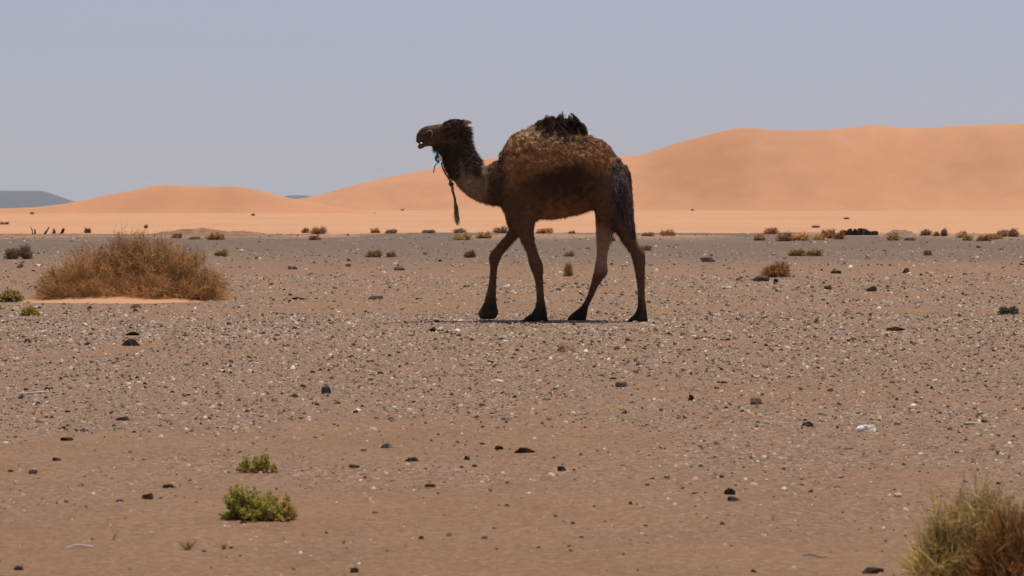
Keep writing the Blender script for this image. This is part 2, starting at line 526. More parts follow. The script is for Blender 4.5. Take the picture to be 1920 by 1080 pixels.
rock('rock', 245, 648, 32, 14, DARK, 'black blocky rock below the big dry bush', 'rock')
rock('rock', 245, 629, 22, 7, DARK, 'thin flat black stone just behind the black blocky rock', 'stone')
rock('stone', 255, 578, 22, 9, BROWN, 'small brown stone at the sandy foot of the big dry bush')
rock('stone', 1627, 809, 30, 15, WHITE, 'bright white stone on the gravel at the right')
rock('stone', 1817, 797, 18, 7, PALE, 'pale flat stone to the right of the bright white stone')
rock('stone', 1297, 752, 14, 14, (.035, .025, .015), 'dark upright stone alone in the gravel, below and right of the hind foot')
rock('stone', 1418, 758, 24, 13, BROWN, 'dark brown stone right of the dark upright stone')
rock('stone', 1366, 927, 19, 14, (.045, .032, .024), 'upper of two dark brown stones close together near the front')
rock('stone', 1376, 940, 17, 10, (.045, .032, .024), 'lower of two dark brown stones close together near the front')
rock('stone', 1636, 1074, 34, 13, (.05, .035, .025), 'dark stone at the bottom edge left of the front grass bush')
rock('stone', 315, 915, 24, 10, (.04, .03, .025), 'dark flat stone left of the larger green plant')
rock('stone', 278, 936, 17, 14, (.10, .07, .05), 'dark rounded stone with a pale top, left of the dark flat stone')
rock('stone', 1468, 920, 16, 7, PALE, 'small pale stone right of the two dark brown stones')
rock('stone', 1685, 932, 18, 11, PALE, 'small pale stone left of the front grass bush top')
rock('stone', 982, 849, 34, 12, (.05, .032, .021), 'long dark tilted stone in the front centre', rz=.5, dratio=.35)
rock('stone', 934, 843, 16, 8, (.06, .04, .028), 'small dark stone beside the long tilted stone')
rock('stone', 1054, 883, 13, 10, (.05, .035, .025), 'small dark brown stone right of the long tilted stone')
rock('stone', 875, 862, 12, 7, DARK, 'small black stone left of the long tilted stone')
rock('stone', 805, 913, 18, 7, (.045, .03, .02), 'small flat dark stone alone on smooth sand in the front centre')
rock('stone', 770, 865, 20, 7, (.055, .036, .025), 'dark flat stone in the front centre left of the small black stone')
rock('stone', 665, 877, 15, 6, (.06, .04, .028), 'small dark stone right of the smaller green plant')
rock('stone', 727, 840, 18, 12, GREY, 'grey stone on the gravel above the small dark flat stones')
rock('stone', 230, 788, 26, 8, (.04, .027, .018), 'flat dark stone in the gravel at the left')
rock('stone', 124, 826, 24, 8, (.04, .027, .018), 'flat dark stone near the left edge of the gravel')
rock('stone', 105, 864, 14, 9, BROWN, 'small brown stone below the flat dark stone at the left')
rock('stone', 60, 888, 14, 8, (.08, .05, .035), 'small dark reddish stone near the left edge')
rock('stone', 35, 1068, 22, 8, (.055, .036, .025), 'dark flat stone in the bottom left corner')
rock('stone', 662, 1074, 14, 12, (.05, .035, .025), 'small dark stone at the bottom edge left of centre')
rock('stone', 1060, 660, 34, 17, (.26, .165, .10), 'rounded brown rock in front of the camel', 'rock')
rock('stone', 812, 622, 22, 7, DARK, 'dark flat stone in front of the leading fore foot')
rock('stone', 1680, 620, 26, 8, (.036, .024, .016), 'dark flat stone on the gravel below the dark green low bush', rz=.3)
rock('stone', 1515, 800, 24, 10, (.10, .085, .075), 'grey tilted stone left of the bright white stone', dratio=.5)
rock('stone', 933, 717, 20, 7, PALE, 'pale flat stone on the gravel below the camel')
rock('stone', 1165, 725, 20, 14, (.20, .165, .135), 'greyish stone on the gravel below the hind legs')
rock('stone', 612, 738, 24, 14, (.08, .075, .072), 'dark grey stone in the middle of the left gravel')
rock('stone', 1430, 527, 30, 14, (.085, .06, .05), 'dark brown rock at the foot of the round straw bush', 'rock')
rock('stone', 1455, 529, 10, 8, (.04, .03, .03), 'small dark stone right under the round straw bush')
rock('stone', 703, 561, 20, 9, (.11, .095, .06), 'dark greenish stone on the plain left of the camel')
rock('stone', 560, 562, 24, 6, (.04, .027, .018), 'flat dark stone right of the big dry bush')
rock('stone', 748, 507, 22, 9, (.13, .11, .09), 'grey brown stone on the plain between bush and camel')
rock('stone', 548, 505, 20, 8, (.15, .12, .09), 'grey stone on the far plain right of the big dry bush')
rock('stone', 1636, 546, 20, 9, (.036, .024, .016), 'dark stone in the stony strip at the right')
rock('stone', 1326, 491, 26, 12, (.10, .075, .06), 'low brown lump of stone on the far plain right of the camel')
rock('stone', 1570, 513, 16, 8, (.04, .027, .018), 'small black stone right of the round straw bush')
rock('stone', 1700, 512, 12, 11, (.12, .08, .06), 'small brown upright stone on the far plain at the right')

# far pile of black rocks at the edge of the plain
p0 = ground_at(1607, 441)
pile = thing('rock_pile', p0, 'low pile of black rocks at the far edge of the plain', 'rocks')
rr = random.Random(12)
for i in range(26):
    t = rr.uniform(-1, 1)
    s = p0.y / F
    wd = rr.uniform(7, 14) * s
    me = rock_mesh('rock', wd, wd * .9, wd * .8, tuple(c * rr.uniform(.7, 1.5) for c in (.05, .035, .025)), 300 + i, sub=1)
    o = bpy.data.objects.new('rock', me)
    o.location = (t * 34 * s, rr.uniform(-.25, .35), max(0, (1 - abs(t) ** 1.5)) * rr.uniform(0, 8) * s)
    link(o, pile)

# ------------------------------------------------------------------ strands and shrubs
def ribbons(P, width, taper=.25, sides=None):
    """P: (N, S, 3) paths; width (N,). flat tapered ribbons with a random facing; returns verts (N*S*2), tris"""
    N, S, _ = P.shape
    d = P[:, -1] - P[:, 0]
    d = d / (np.linalg.norm(d, axis=1, keepdims=True) + 1e-9)
    rnd = RNG.normal(size=(N, 3)) if sides is None else sides
    side = np.cross(d, rnd); side /= (np.linalg.norm(side, axis=1, keepdims=True) + 1e-9)
    wv = width[:, None] * np.linspace(1, taper, S)[None, :] * .5
    A = P - side[:, None, :] * wv[:, :, None]; B = P + side[:, None, :] * wv[:, :, None]
    V = np.stack([A, B], 2).reshape(-1, 3)
    base = (np.arange(N) * S * 2)[:, None]
    k = np.arange(S - 1)[None, :] * 2
    i = (base + k).ravel()
    T = np.concatenate([np.stack([i, i + 1, i + 3], 1), np.stack([i, i + 3, i + 2], 1)])
    return V, T

def bez(p0, p1, p2, S):
    t = np.linspace(0, 1, S)[None, :, None]
    return (1 - t) ** 2 * p0[:, None] + 2 * t * (1 - t) * p1[:, None] + t * t * p2[:, None]

def dome_points(N, lobes, r, lo=.68, hi=.98):
    """tips spread over a lumpy dome: lobes = (cx, cy, rx, ry, h)"""
    lob = np.array(lobes, float)
    wgt = lob[:, 2] * lob[:, 4]; k = r.choice(len(lob), N, p=wgt / wgt.sum())
    L = lob[k]
    u = r.random(N) ** .8; a = r.random(N) * 6.283
    el = np.arccos(u * .98)         # 0 = straight up
    q = lo + (hi - lo) * r.random(N) ** .7
    sx = np.sin(el) * np.cos(a); sy = np.sin(el) * np.sin(a); sz = np.cos(el)
    tip = np.stack([L[:, 0] + sx * L[:, 2] * q, L[:, 1] + sy * L[:, 3] * q, sz * L[:, 4] * q], 1)
    root = np.stack([L[:, 0] + sx * L[:, 2] * .22 * r.random(N), L[:, 1] + sy * L[:, 3] * .22 * r.random(N), np.zeros(N)], 1)
    return root, tip, L

def pick(tones, N, r, jit=.25):
    t = np.array(tones); c = t[r.integers(0, len(t), N)]
    return c * (1 - jit + 2 * jit * r.random((N, 1)))

def shrub(name, px, py, wp, hp, tones, label, cat='bush', lobes=None, n=900, n2=5, tw=.006, seed=0, group=None, parts=True,
          depth=None, spread=.28, stiff=.5, wood=(.15, .095, .055), loc=None, fray=.14, rough=.6):
    r = np.random.default_rng(seed + int(px * 3 + py))
    p = ground_at(px, py) if loc is None else loc
    s = p.y / F
    W, Hh = wp * s, hp * s
    D = W * .8 if depth is None else depth
    if lobes is None:
        lobes = [(-.18, -.05, .34, .45, .86), (.16, .06, .36, .45, 1.0), (0, 0, .5, .5, .72)]
        lobes = [(a + r.uniform(-.06, .06), b, c, d, e * r.uniform(.88, 1.05)) for a, b, c, d, e in lobes]
    lobes = [(a * W, b * D, c * W, d * D, e * Hh) for a, b, c, d, e in lobes]
    root, tip, L = dome_points(n, lobes, r)
    mid = root * .5 + tip * .5; mid[:, 2] += stiff * .35 * tip[:, 2]; mid[:, :2] = root[:, :2] * (1 - spread) + tip[:, :2] * spread
    P = bez(root, mid, tip, 5)
    V1, T1 = ribbons(P, np.full(n, tw * 1.5) * (.7 + .6 * r.random(n)))
    C1 = np.repeat(pick([wood, tuple(c * 1.6 for c in wood)], n, r), 10, 0)
    # fine twigs off each branch
    N2 = n * n2
    bi = np.repeat(np.arange(n), n2)
    t = .3 + .7 * r.random(N2) ** .8
    q = ((1 - t)[:, None] ** 2) * root[bi] + (2 * t * (1 - t))[:, None] * mid[bi] + (t ** 2)[:, None] * tip[bi]
    out = tip[bi] - root[bi]; out /= np.linalg.norm(out, axis=1, keepdims=True) + 1e-9
    dr = out * .75 + r.normal(0, rough, (N2, 3)) + np.array([0, 0, .1])
    dr /= np.linalg.norm(dr, axis=1, keepdims=True)
    ln = Hh * fray * (.5 + r.random(N2))
    e = q + dr * ln[:, None]
    e[:, 2] = np.maximum(e[:, 2], .004)
    m = (q + e) / 2 + r.normal(0, .12, (N2, 3)) * ln[:, None]
    P2 = bez(q, m, e, 3)
    V2, T2 = ribbons(P2, tw * (.6 + .8 * r.random(N2)))
    cs = max(W, .3) * .085
    bt = .42 + 1.05 * smooth(.25, .8, vnoise(tip[:, 0] + 3.3 * tip[:, 1], tip[:, 2] * 1.3, cs, 5 + seed % 7))
    C2 = pick(tones, N2, r) * bt[bi][:, None]
    C2 = np.repeat(C2, 6, 0)
    if parts:
        o = thing(name, p, label, cat, group)
        obj_np('branches', V1, T1, M_WOOD, o, C1)
        obj_np('twigs', V2, T2, M_TWIG, o, C2)
    else:
        o = obj_np(name, np.concatenate([V1, V2]), np.concatenate([T1, T2 + len(V1)]), M_TWIG, None, np.concatenate([C1, C2]))
        o.location = p; tag(o, label, cat, group)
    return o

STRAW = [(.55, .34, .14), (.46, .27, .10), (.62, .41, .19), (.38, .22, .09)]
RUST = [(.34, .17, .08), (.26, .13, .06), (.40, .22, .10), (.18, .095, .05)]
GREYB = [(.24, .17, .12), (.18, .125, .09), (.30, .22, .15), (.13, .09, .065)]
OLIVE = [(.40, .28, .125), (.30, .21, .095), (.46, .33, .15), (.25, .18, .085)]
DUSK = [(.26, .145, .095), (.19, .11, .075), (.32, .19, .12)]

# the big dry bush at the left on its little heap of sand
BB = ground_at(235, 566)
sb = BB.y / F
def heap(loc, wx, wy, h, name, label):
    xs = np.linspace(-1, 1, 60); ys = np.linspace(-1, 1, 40)
    def fz(X, Y):
        rr2 = np.sqrt(X ** 2 + Y ** 2)
        b = np.clip(1 - rr2, 0, 1) ** .8
        return b * h * (.75 + .5 * vnoise(X * wx + 3, Y * wy, .35, 51)) - .02 - .06 * smooth(.9, 1.0, rr2)
    V, Q = grid_mesh(xs, ys, fz)
    V[:, 0] *= wx; V[:, 1] *= wy
    o = obj_np(name, V, Q, M_FLAT, smooth_shade=True)
    o.location = (loc[0], loc[1], float(plain_h(loc[0], loc[1])))
    tag(o, label=label, kind='structure')
heap(BB + Vector((-.12, .35, 0)), 1.36, 1.15, .12, 'sand_heap', 'small drift of orange sand under the big dry bush')
lob = [(-.36, -.1, .16, .4, .56), (-.22, .0, .2, .5, .84), (-.04, .1, .22, .5, 1.02), (.10, .0, .22, .5, 1.0), (.25, .05, .2, .5, .82), (.40, -.1, .13, .4, .46),
       (-.12, -.35, .22, .3, .36), (.12, -.38, .2, .3, .38), (.33, -.3, .16, .3, .34), (-.33, -.3, .16, .3, .30)]
shrub('dry_bush', 240, 563, 362, 139, [(.56, .305, .115), (.45, .235, .09), (.62, .365, .15), (.34, .17, .07), (.47, .265, .115)],
      'big sprawling rust brown dry bush on a sand drift at the left', lobes=lob, n=3000, n2=20, tw=.0038, seed=1, depth=1.7, rough=1.0, spread=.4,
      loc=BB + Vector((0, .75, .0)), wood=(.085, .052, .032), fray=.105)

# shrubs of the plain
shrub('dry_bush', 1455, 520, 70, 33, [(.50, .27, .085), (.42, .22, .07), (.58, .34, .12)], 'round straw brown bush on the plain at the right with a rock at its foot', n=700, n2=6, seed=2)
shrub('dry_bush', 1495, 480, 38, 17, STRAW, 'left of the two straw coloured low bushes side by side at the right', n=350, n2=5, tw=.008, seed=3)
shrub('dry_bush', 1526, 480, 38, 15, STRAW, 'right of the two straw coloured low bushes side by side at the right', n=350, n2=5, tw=.008, seed=4)
shrub('grass_tuft', 1739, 479, 20, 15, STRAW, 'small straw tuft alone on the far plain at the right', 'grass tuft', n=200, n2=4, tw=.008, seed=5)
shrub('grass_tuft', 1065, 518, 28, 30, [(.60, .41, .17), (.50, .32, .12), (.70, .50, .23)], 'upright straw tuft between the fore and hind legs of the camel', 'grass tuft',
      lobes=[(0, 0, .42, .42, 1.0), (.1, 0, .3, .3, .9)], n=330, n2=5, tw=.006, seed=6, spread=.12)
shrub('grass_tuft', 1066, 481, 24, 14, STRAW, 'faint straw tuft seen behind the camel between its legs', 'grass tuft', n=220, n2=4, tw=.008, seed=7)
shrub('dry_bush', 703, 482, 38, 17, STRAW, 'larger straw bush of a pair on the plain left of the camel', n=350, n2=5, tw=.008, seed=8)
shrub('dry_bush', 733, 482, 26, 12, STRAW, 'smaller straw bush of a pair on the plain left of the camel', n=250, n2=5, tw=.008, seed=9)
shrub('dry_bush', 881, 483, 28, 16, RUST, 'small rusty bush just left of the leading fore leg', n=280, n2=5, tw=.008, seed=10)
shrub('grass_tuft', 415, 480, 30, 16, STRAW, 'small straw tuft right of the big dry bush', 'grass tuft', n=250, n2=5, tw=.008, seed=11)
shrub('dry_bush', 34, 486, 58, 30, [(.30, .19, .115), (.22, .14, .085), (.36, .24, .15)], 'grey brown bush at the left edge behind the big dry bush', n=600, n2=6, tw=.008, seed=12, wood=(.10, .065, .042))
shrub('grass_tuft', 38, 502, 16, 10, STRAW, 'little tuft in front of the grey brown bush at the left', 'grass tuft', n=120, n2=4, tw=.007, seed=13)
shrub('low_bush', 1890, 590, 44, 20, [(.20, .165, .075), (.14, .12, .06), (.26, .21, .095)], 'dark green low bush near the right edge', n=500, n2=6, tw=.006, seed=14, wood=(.10, .08, .04))
shrub('low_bush', 1552, 543, 18, 12, OLIVE, 'small grey green tuft in the stony strip at the right', n=160, n2=4, tw=.006, seed=15)
shrub('dry_bush', 1210, 470, 34, 13, STRAW, 'straw bush behind the hock of the near hind leg', n=250, n2=5, tw=.009, seed=16)

# row of bushes where the plain meets the sand
EDGE = [
    (404, 450, 30, 16, RUST, 'rusty bush on the far edge right of the big dry bush'),
    (366, 449, 22, 7, GREYB, 'low grey bush on the far edge beside the sandy bank'),
    (331, 447, 18, 12, GREYB, 'small grey bush just right of the big dry bush crown'),
    (573, 437, 14, 12, RUST, 'small brown bush left of the pointed brown bush at the far edge'),
    (597, 439, 32, 17, RUST, 'pointed brown bush at the far edge left of the camel'),
    (590, 450, 20, 11, DUSK, 'small dark bush in front of the pointed brown bush'),
    (703, 437, 18, 11, RUST, 'left bush of two at the sand edge below the dune slope'),
    (734, 438, 20, 10, DUSK, 'right bush of two at the sand edge below the dune slope'),
    (803, 437, 26, 8, GREYB, 'low grey bush at the far edge left of the hanging rope'),
    (862, 437, 24, 11, DUSK, 'dark bush at the far edge right below the hanging rope'),
    (866, 450, 34, 14, OLIVE, 'olive bush in front of the dark bush under the rope'),
    (908, 447, 28, 15, OLIVE, 'olive bush at the far edge left of the fore legs'),
    (939, 437, 28, 14, DUSK, 'dark rounded bush touching the leading fore leg'),
    (1022, 438, 28, 14, RUST, 'rusty bush under the belly right of the fore legs'),
    (1072, 438, 12, 6, DUSK, 'tiny dark bush under the middle of the belly'),
    (1140, 452, 30, 12, GREYB, 'grey bush seen between the hind legs'),
    (1215, 443, 22, 9, GREYB, 'low grey bush right behind the tail'),
    (1252, 442, 30, 13, RUST, 'rusty bush at the far edge right of the tail'),
    (1424, 451, 24, 14, OLIVE, 'olive bush leftmost of the right hand row at the sand edge'),
    (1446, 439, 26, 14, RUST, 'rusty bush behind the leftmost olive bush of the right hand row'),
    (1470, 452, 28, 19, DUSK, 'dark bush second in the right hand row'),
    (1496, 451, 38, 17, STRAW, 'straw bush between the dark bush and the black rock pile'),
    (1536, 450, 26, 12, STRAW, 'small straw bush left of the tall rusty bush by the rock pile'),
    (1553, 447, 26, 20, RUST, 'tall rusty bush just left of the black rock pile'),
    (1572, 449, 22, 16, RUST, 'darker bush against the left end of the black rock pile'),
    (1675, 451, 26, 16, OLIVE, 'olive bush in front of the tan earth mound'),
    (1706, 451, 20, 7, GREYB, 'low grey bush right of the tan earth mound'),
    (1738, 442, 22, 15, DUSK, 'dark bush right of the tan earth mound on the sand edge'),
    (1756, 443, 12, 10, RUST, 'tiny rusty bush between two taller dark ones'),
    (1770, 443, 11, 16, DUSK, 'narrow upright dark bush on the sand edge at the right'),
    (1804, 446, 22, 14, OLIVE, 'olive bush left of the pair near the right edge'),
    (1816, 451, 20, 13, OLIVE, 'darker olive bush in front of another near the right edge'),
    (1848, 452, 28, 14, RUST, 'reddish bush in the cluster near the right edge'),
    (1867, 449, 26, 16, OLIVE, 'greenish bush in the middle of the cluster near the right edge'),
    (1880, 444, 20, 15, RUST, 'rusty bush at the back of the cluster near the right edge'),
    (1898, 444, 22, 18, DUSK, 'last dark bush of the row at the right edge'),
]
for i, (px, py, wp, hp, tn, lb) in enumerate(EDGE):
    shrub('far_bush', px, py, wp * 1.22, hp * 1.05, [tuple(q * m_ for q, m_ in zip(c_, (1.75, 1.65, 1.5))) for c_ in tn], lb, n=140, n2=8, tw=.019, rough=.9, seed=60 + i, group='bushes along the far edge of the plain', parts=False, wood=(.24, .15, .085), fray=.22)

# tiny shrubs scattered on the sand and the dunes' feet
SANDB = [(60, 402, 10, 6, 'dark speck of a bush on the sand at the far left'), (10, 421, 22, 7, 'low bush on the sand by the left edge'), (475, 405, 9, 5, 'tiny bush on the sand below the left dune'),
         (754, 399, 9, 5, 'tiny bush at the foot of the dune left of the camel neck'), (1298, 399, 9, 5, 'tiny bush at the foot of the big dune right of the camel'),
         (1588, 411, 14, 5, 'little bush on the sand above the black rock pile'), (1530, 427, 18, 6, 'low spread bush on the sand left of the rock pile'), (274, 428, 7, 9, 'thin dark sprig on the sand behind the big dry bush'),
         (165, 437, 14, 12, 'small brown bush on the sand left behind the big dry bush')]
for i, (px, py, wp, hp, lb) in enumerate(SANDB):
    shrub('far_bush', px, py, wp, hp, DUSK, lb, n=60, n2=6, tw=.03, seed=160 + i, group='small bushes on the sand', parts=False, fray=.25)

# earth banks at the edge of the sand
def bank(name, px0, px1, py, hp, tone, label, seed, rough=.12, depth=1.5):
    a = ground_at(px0, py); b = ground_at(px1, py)
    L = (b - a).length; c = (a + b) / 2
    s = c.y / F; hh = hp * s
    xs = np.linspace(-.5, .5, 90) * L; ys = np.linspace(-1, 1, 26) * depth
    def fz(X, Y):
        e = np.clip(1 - np.abs(X / (L * .5)) ** 2.2, 0, 1) * np.clip(1 - np.abs(Y / depth) ** 2, 0, 1)
        n = .55 + .75 * vnoise(X, Y, L * .16, seed) * 1.0 + rough * 3 * (vnoise(X, Y, .35, seed + 1) - .5)
        return hh * e * n - .06 - .15 * (e < .02)
    V, Q = grid_mesh(xs, ys, fz)
    C = np.array(tone)[None, :] * (.75 + .5 * vnoise(V[:, 0], V[:, 1], .3, seed + 3))[:, None]
    o = obj_np(name, V, Q, M_ROCK, C=C)
    o.location = c; tag(o, label=label, kind='structure')
bank('earth_mound', 1650, 1722, 444, 15, (.27, .185, .125), 'tan earth mound at the far edge right of the black rocks', 61)
bank('earth_bank', 250, 520, 440, 12, (.27, .15, .085), 'long low reddish brown earth bank behind the big dry bush', 71, .2, 2.5)
bank('earth_bank', -60, 240, 442, 6, (.26, .155, .095), 'low brown earth rim at the far left edge of the plain', 75, .2, 2.0)

# dead stems standing at the far left
def stems(px, py, specs, tone, label):
    p = ground_at(px, py); s = p.y / F
    o = thing('dead_stem', p, label, 'dead plant', 'dead stems at the far left')
    for dx, top, th in specs:
        ln = np.array([[dx[0] * s, 0, -.02], [dx[0] * s * .5 + dx[1] * s * .5 + .02, .02, top * s * .5], [dx[1] * s, .0, top * s]])
        rad = th * s * .5; V = []; T = []
        for i, c in enumerate(ln):
            for k in range(6):
                a = k / 6 * 6.283; q = rad * (1 - .22 * i)
                V.append((c[0] + math.cos(a) * q, c[1] + math.sin(a) * q, c[2]))
        for i in range(2):
            for k in range(6):
                k2 = (k + 1) % 6
                T += [(i * 6 + k, i * 6 + k2, i * 6 + 6 + k2), (i * 6 + k, i * 6 + 6 + k2, i * 6 + 6 + k)]
        T += [(12, 13, 14), (12, 14, 15), (12, 15, 16), (12, 16, 17)]
        obj_np('stem', V, T, M_WOOD, o, np.tile(np.array(tone) * 1.0, (len(V), 1)))
stems(62, 440, [((0, -5), 16, 2.5), ((3, 3), 11, 4)], (.07, .045, .03), 'forked thin dead stem leftmost at the far edge')
stems(86, 440, [((-4, 6), 14, 4.5), ((0, -2), 7, 3)], (.05, .03, .022), 'dark leaning dead stem second from the left')
stems(99, 441, [((-1, 2), 13, 5), ((2, 4), 10, 4)], (.20, .12, .07), 'pale brown stubby dead stem between two dark ones')
stems(115, 441, [((-3, 4), 13, 6), ((0, 6), 12, 3)], (.045, .028, .022), 'thick dark leaning dead stem nearest the big dry bush')

# green leafy plants in the front
def leafy(name, px, py, wp, hp, label, n, seed, tones, lobes=None, leaf=.013):
    r = np.random.default_rng(seed)
    p = ground_at(px, py); s = p.y / F
    W, Hh = wp * s, hp * s
    if lobes is None: lobes = [(0, 0, .5, .5, 1)]
    lobes = [(a * W, b * W, c * W, d * W, e * Hh) for a, b, c, d, e in lobes]
    root, tip, L = dome_points(n, lobes, r, .6, 1.05)
    mid = (root + tip) / 2; mid[:, 2] *= .75; mid[:, 2] += .25 * tip[:, 2]
    V1, T1 = ribbons(bez(root, mid, tip, 4), np.full(n, .003))
    C1 = np.repeat(pick([(.12, .10, .04), (.20, .13, .06)], n, r), 8, 0)
    m = 26; N = n * m; bi = np.repeat(np.arange(n), m)
    t = .35 + .65 * r.random(N)
    q = ((1 - t)[:, None] ** 2) * root[bi] + (2 * t * (1 - t))[:, None] * mid[bi] + (t ** 2)[:, None] * tip[bi]
    d = (tip - root)[bi]; d /= np.linalg.norm(d, axis=1, keepdims=True) + 1e-9
    dr = d * .8 + r.normal(0, .6, (N, 3)); dr /= np.linalg.norm(dr, axis=1, keepdims=True)
    ln = leaf * (.6 + .8 * r.random(N))
    sd = np.cross(dr, r.normal(size=(N, 3))); sd /= np.linalg.norm(sd, axis=1, keepdims=True) + 1e-9
    up = np.cross(sd, dr)
    w = ln * .28
    a = q; b = q + dr * (ln * .5)[:, None] + sd * w[:, None] + up * (ln * .1)[:, None]; c = q + dr * ln[:, None]; e = q + dr * (ln * .5)[:, None] - sd * w[:, None] + up * (ln * .1)[:, None]
    V2 = np.stack([a, b, c, e], 1).reshape(-1, 3); V2[:, 2] = np.maximum(V2[:, 2], .002)
    k = (np.arange(N) * 4)[:, None]
    T2 = np.concatenate([k + np.array([[0, 1, 2]]), k + np.array([[0, 2, 3]])])
    # greener towards the left lobe, yellower to the right, brown at some tips
    tn = pick(tones[0], N, r); t2 = pick(tones[1], N, r)
    f = smooth(-.35, .45, q[:, 0] / W + r.normal(0, .18, N))[:, None]
    C2 = np.repeat(tn * (1 - f) + t2 * f, 4, 0)
    o = thing(name, p, label, 'green plant')
    obj_np('stems', V1, T1, M_WOOD, o, C1)
    lv = obj_np('leaves', V2, T2, M_LEAF, o, C2); lv['kind'] = 'stuff'
GREEN = [(.44, .42, .075), (.34, .35, .06), (.54, .48, .11), (.28, .29, .06)]
YELL = [(.62, .48, .12), (.55, .42, .11), (.48, .44, .09), (.60, .38, .15)]
leafy('green_plant', 483, 974, 142, 70, 'larger bright green leafy plant low on the sand in front', 240, 3, (GREEN, YELL),
      [(-.30, 0, .2, .26, 1.0), (-.1, .02, .2, .28, .92), (.12, 0, .2, .28, .78), (.34, 0, .17, .24, .72), (.02, -.08, .4, .25, .5)])
leafy('green_plant', 480, 886, 74, 38, 'smaller bright green leafy plant behind the larger one', 90, 4, (GREEN, YELL),
      [(-.28, 0, .22, .25, .8), (.05, 0, .24, .26, .9), (.22, .05, .2, .2, 1.0), (.45, -.05, .1, .12, .45)], .010)
leafy('green_plant', 20, 566, 46, 22, 'green low plant at the left edge beside the big dry bush', 110, 5, (OLIVE + YELL, OLIVE + GREEN), None, .03)
leafy('green_plant', 57, 592, 36, 16, 'yellow green low plant in front of the big dry bush at the left', 90, 6, (OLIVE + YELL, YELL), None, .028)

# the two bushes in the front right corner
fl = ground_at(1822, 1120); fr_ = ground_at(1962, 1150)
shrub('grass_bush', 1822, 1120, 262, 250, [(.55, .42, .15), (.48, .36, .12), (.62, .47, .19), (.74, .60, .32), (.58, .35, .10)],
      'grey green grassy bush in the front right corner', lobes=[(-.2, 0, .26, .4, .80), (.02, 0, .3, .42, .94), (.22, .05, .28, .4, .88), (-.25, -.1, .3, .3, .5), (.2, -.1, .35, .3, .55)],
      n=1500, n2=7, tw=.0022, seed=31, wood=(.11, .075, .035), loc=fl, spread=.3, fray=.17, rough=.75)
shrub('dry_bush', 1955, 1150, 320, 250, [(.42, .21, .065), (.30, .14, .045), (.48, .26, .085), (.20, .095, .036)],
      'orange brown dry bush cut by the right edge in the front corner', lobes=[(-.22, 0, .3, .4, .86), (.05, 0, .35, .45, 1.0), (.3, 0, .25, .4, .8), (-.1, -.15, .4, .3, .55)],
      n=1700, n2=7, tw=.0028, seed=32, wood=(.06, .035, .02), loc=fr_, spread=.25, fray=.15)

# dry sprigs and twigs on the front sand
def sprig(px, py, wp, hp, tones, label, n, seed, lie=False, cat='dry sprig', name='dry_sprig'):
    r = np.random.default_rng(seed); p = ground_at(px, py); s = p.y / F
    root = r.normal(0, .05, (n, 3)) * wp * s; root[:, 2] = 0
    tip = np.stack([(r.random(n) - .5) * wp * s, (r.random(n) - .5) * wp * s * .6, (.2 + .8 * r.random(n)) * hp * s], 1)
    mid = (root + tip) / 2 + np.stack([r.normal(0, .1, n) * wp * s, r.normal(0, .1, n) * wp * s, r.random(n) * .2 * hp * s], 1)
    V, T = ribbons(bez(root, mid, tip, 4), np.full(n, 2.2 * s))
    o = obj_np(name, V, T, M_TWIG, None, np.repeat(pick(tones, n, r), 8, 0)); o.location = p; tag(o, label, cat)
sprig(213, 1013, 22, 30, [(.55, .40, .25), (.45, .30, .18)], 'pale dry sprig standing on the bottom left sand', 7, 1)
sprig(352, 1032, 40, 22, [(.20, .12, .05), (.28, .18, .08)], 'small brown dry sprig below the larger green plant', 30, 2)
sprig(420, 1030, 22, 16, [(.24, .17, .09), (.30, .22, .12)], 'faint dry sprig right of the small brown sprig', 16, 3)
sprig(1449, 977, 18, 18, [(.5, .38, .24), (.4, .28, .17)], 'pale forked sprig on the front sand right of centre', 6, 4)
sprig(1580, 974, 22, 18, [(.7, .6, .5), (.6, .5, .4)], 'whitish sprig left of the grassy bush', 7, 5)
sprig(645, 1020, 14, 20, [(.30, .20, .10), (.24, .15, .07)], 'thin brown sprig on the front sand left of centre', 6, 7)
def lying_twig(px, py, wp, tone, label, rz, th=4):
    p = ground_at(px, py); s = p.y / F; L = wp * s; V = []; T = []
    n = 9
    for i in range(n):
        t = i / (n - 1); q = th * s * .5 * (1 - .5 * abs(t - .4))
        cx = (t - .5) * L; cy = .006 * math.sin(t * 7) ; cz = q * .6 + .004 * (1 + math.sin(t * 5 + px))
        for k in range(5):
            a = k / 5 * 6.283
            V.append((cx, cy + math.cos(a) * q, cz + math.sin(a) * q))
    for i in range(n - 1):
        for k in range(5):
            k2 = (k + 1) % 5
            T += [(i * 5 + k, i * 5 + k2, i * 5 + 5 + k2), (i * 5 + k, i * 5 + 5 + k2, i * 5 + 5 + k)]
    o = obj_np('twig', V, T, M_WOOD, None, np.tile(np.array(tone), (len(V), 1))); o.location = p; o.rotation_euler.z = rz
    tag(o, label, 'twig')
lying_twig(1527, 1046, 44, (.24, .22, .20), 'grey twig lying on the sand left of the grassy bush', .1)
lying_twig(150, 1028, 54, (.55, .47, .42), 'whitish stick lying on the bottom left sand', .5)
lying_twig(60, 739, 56, (.55, .45, .36), 'pale stick lying on the gravel at the left edge', .4)

# ------------------------------------------------------------------ the camel
SC = DC / F
def CP(px, py, yo=0.0):
    return np.array([(px - 960) * SC, DC + yo, (602 - py) * SC])

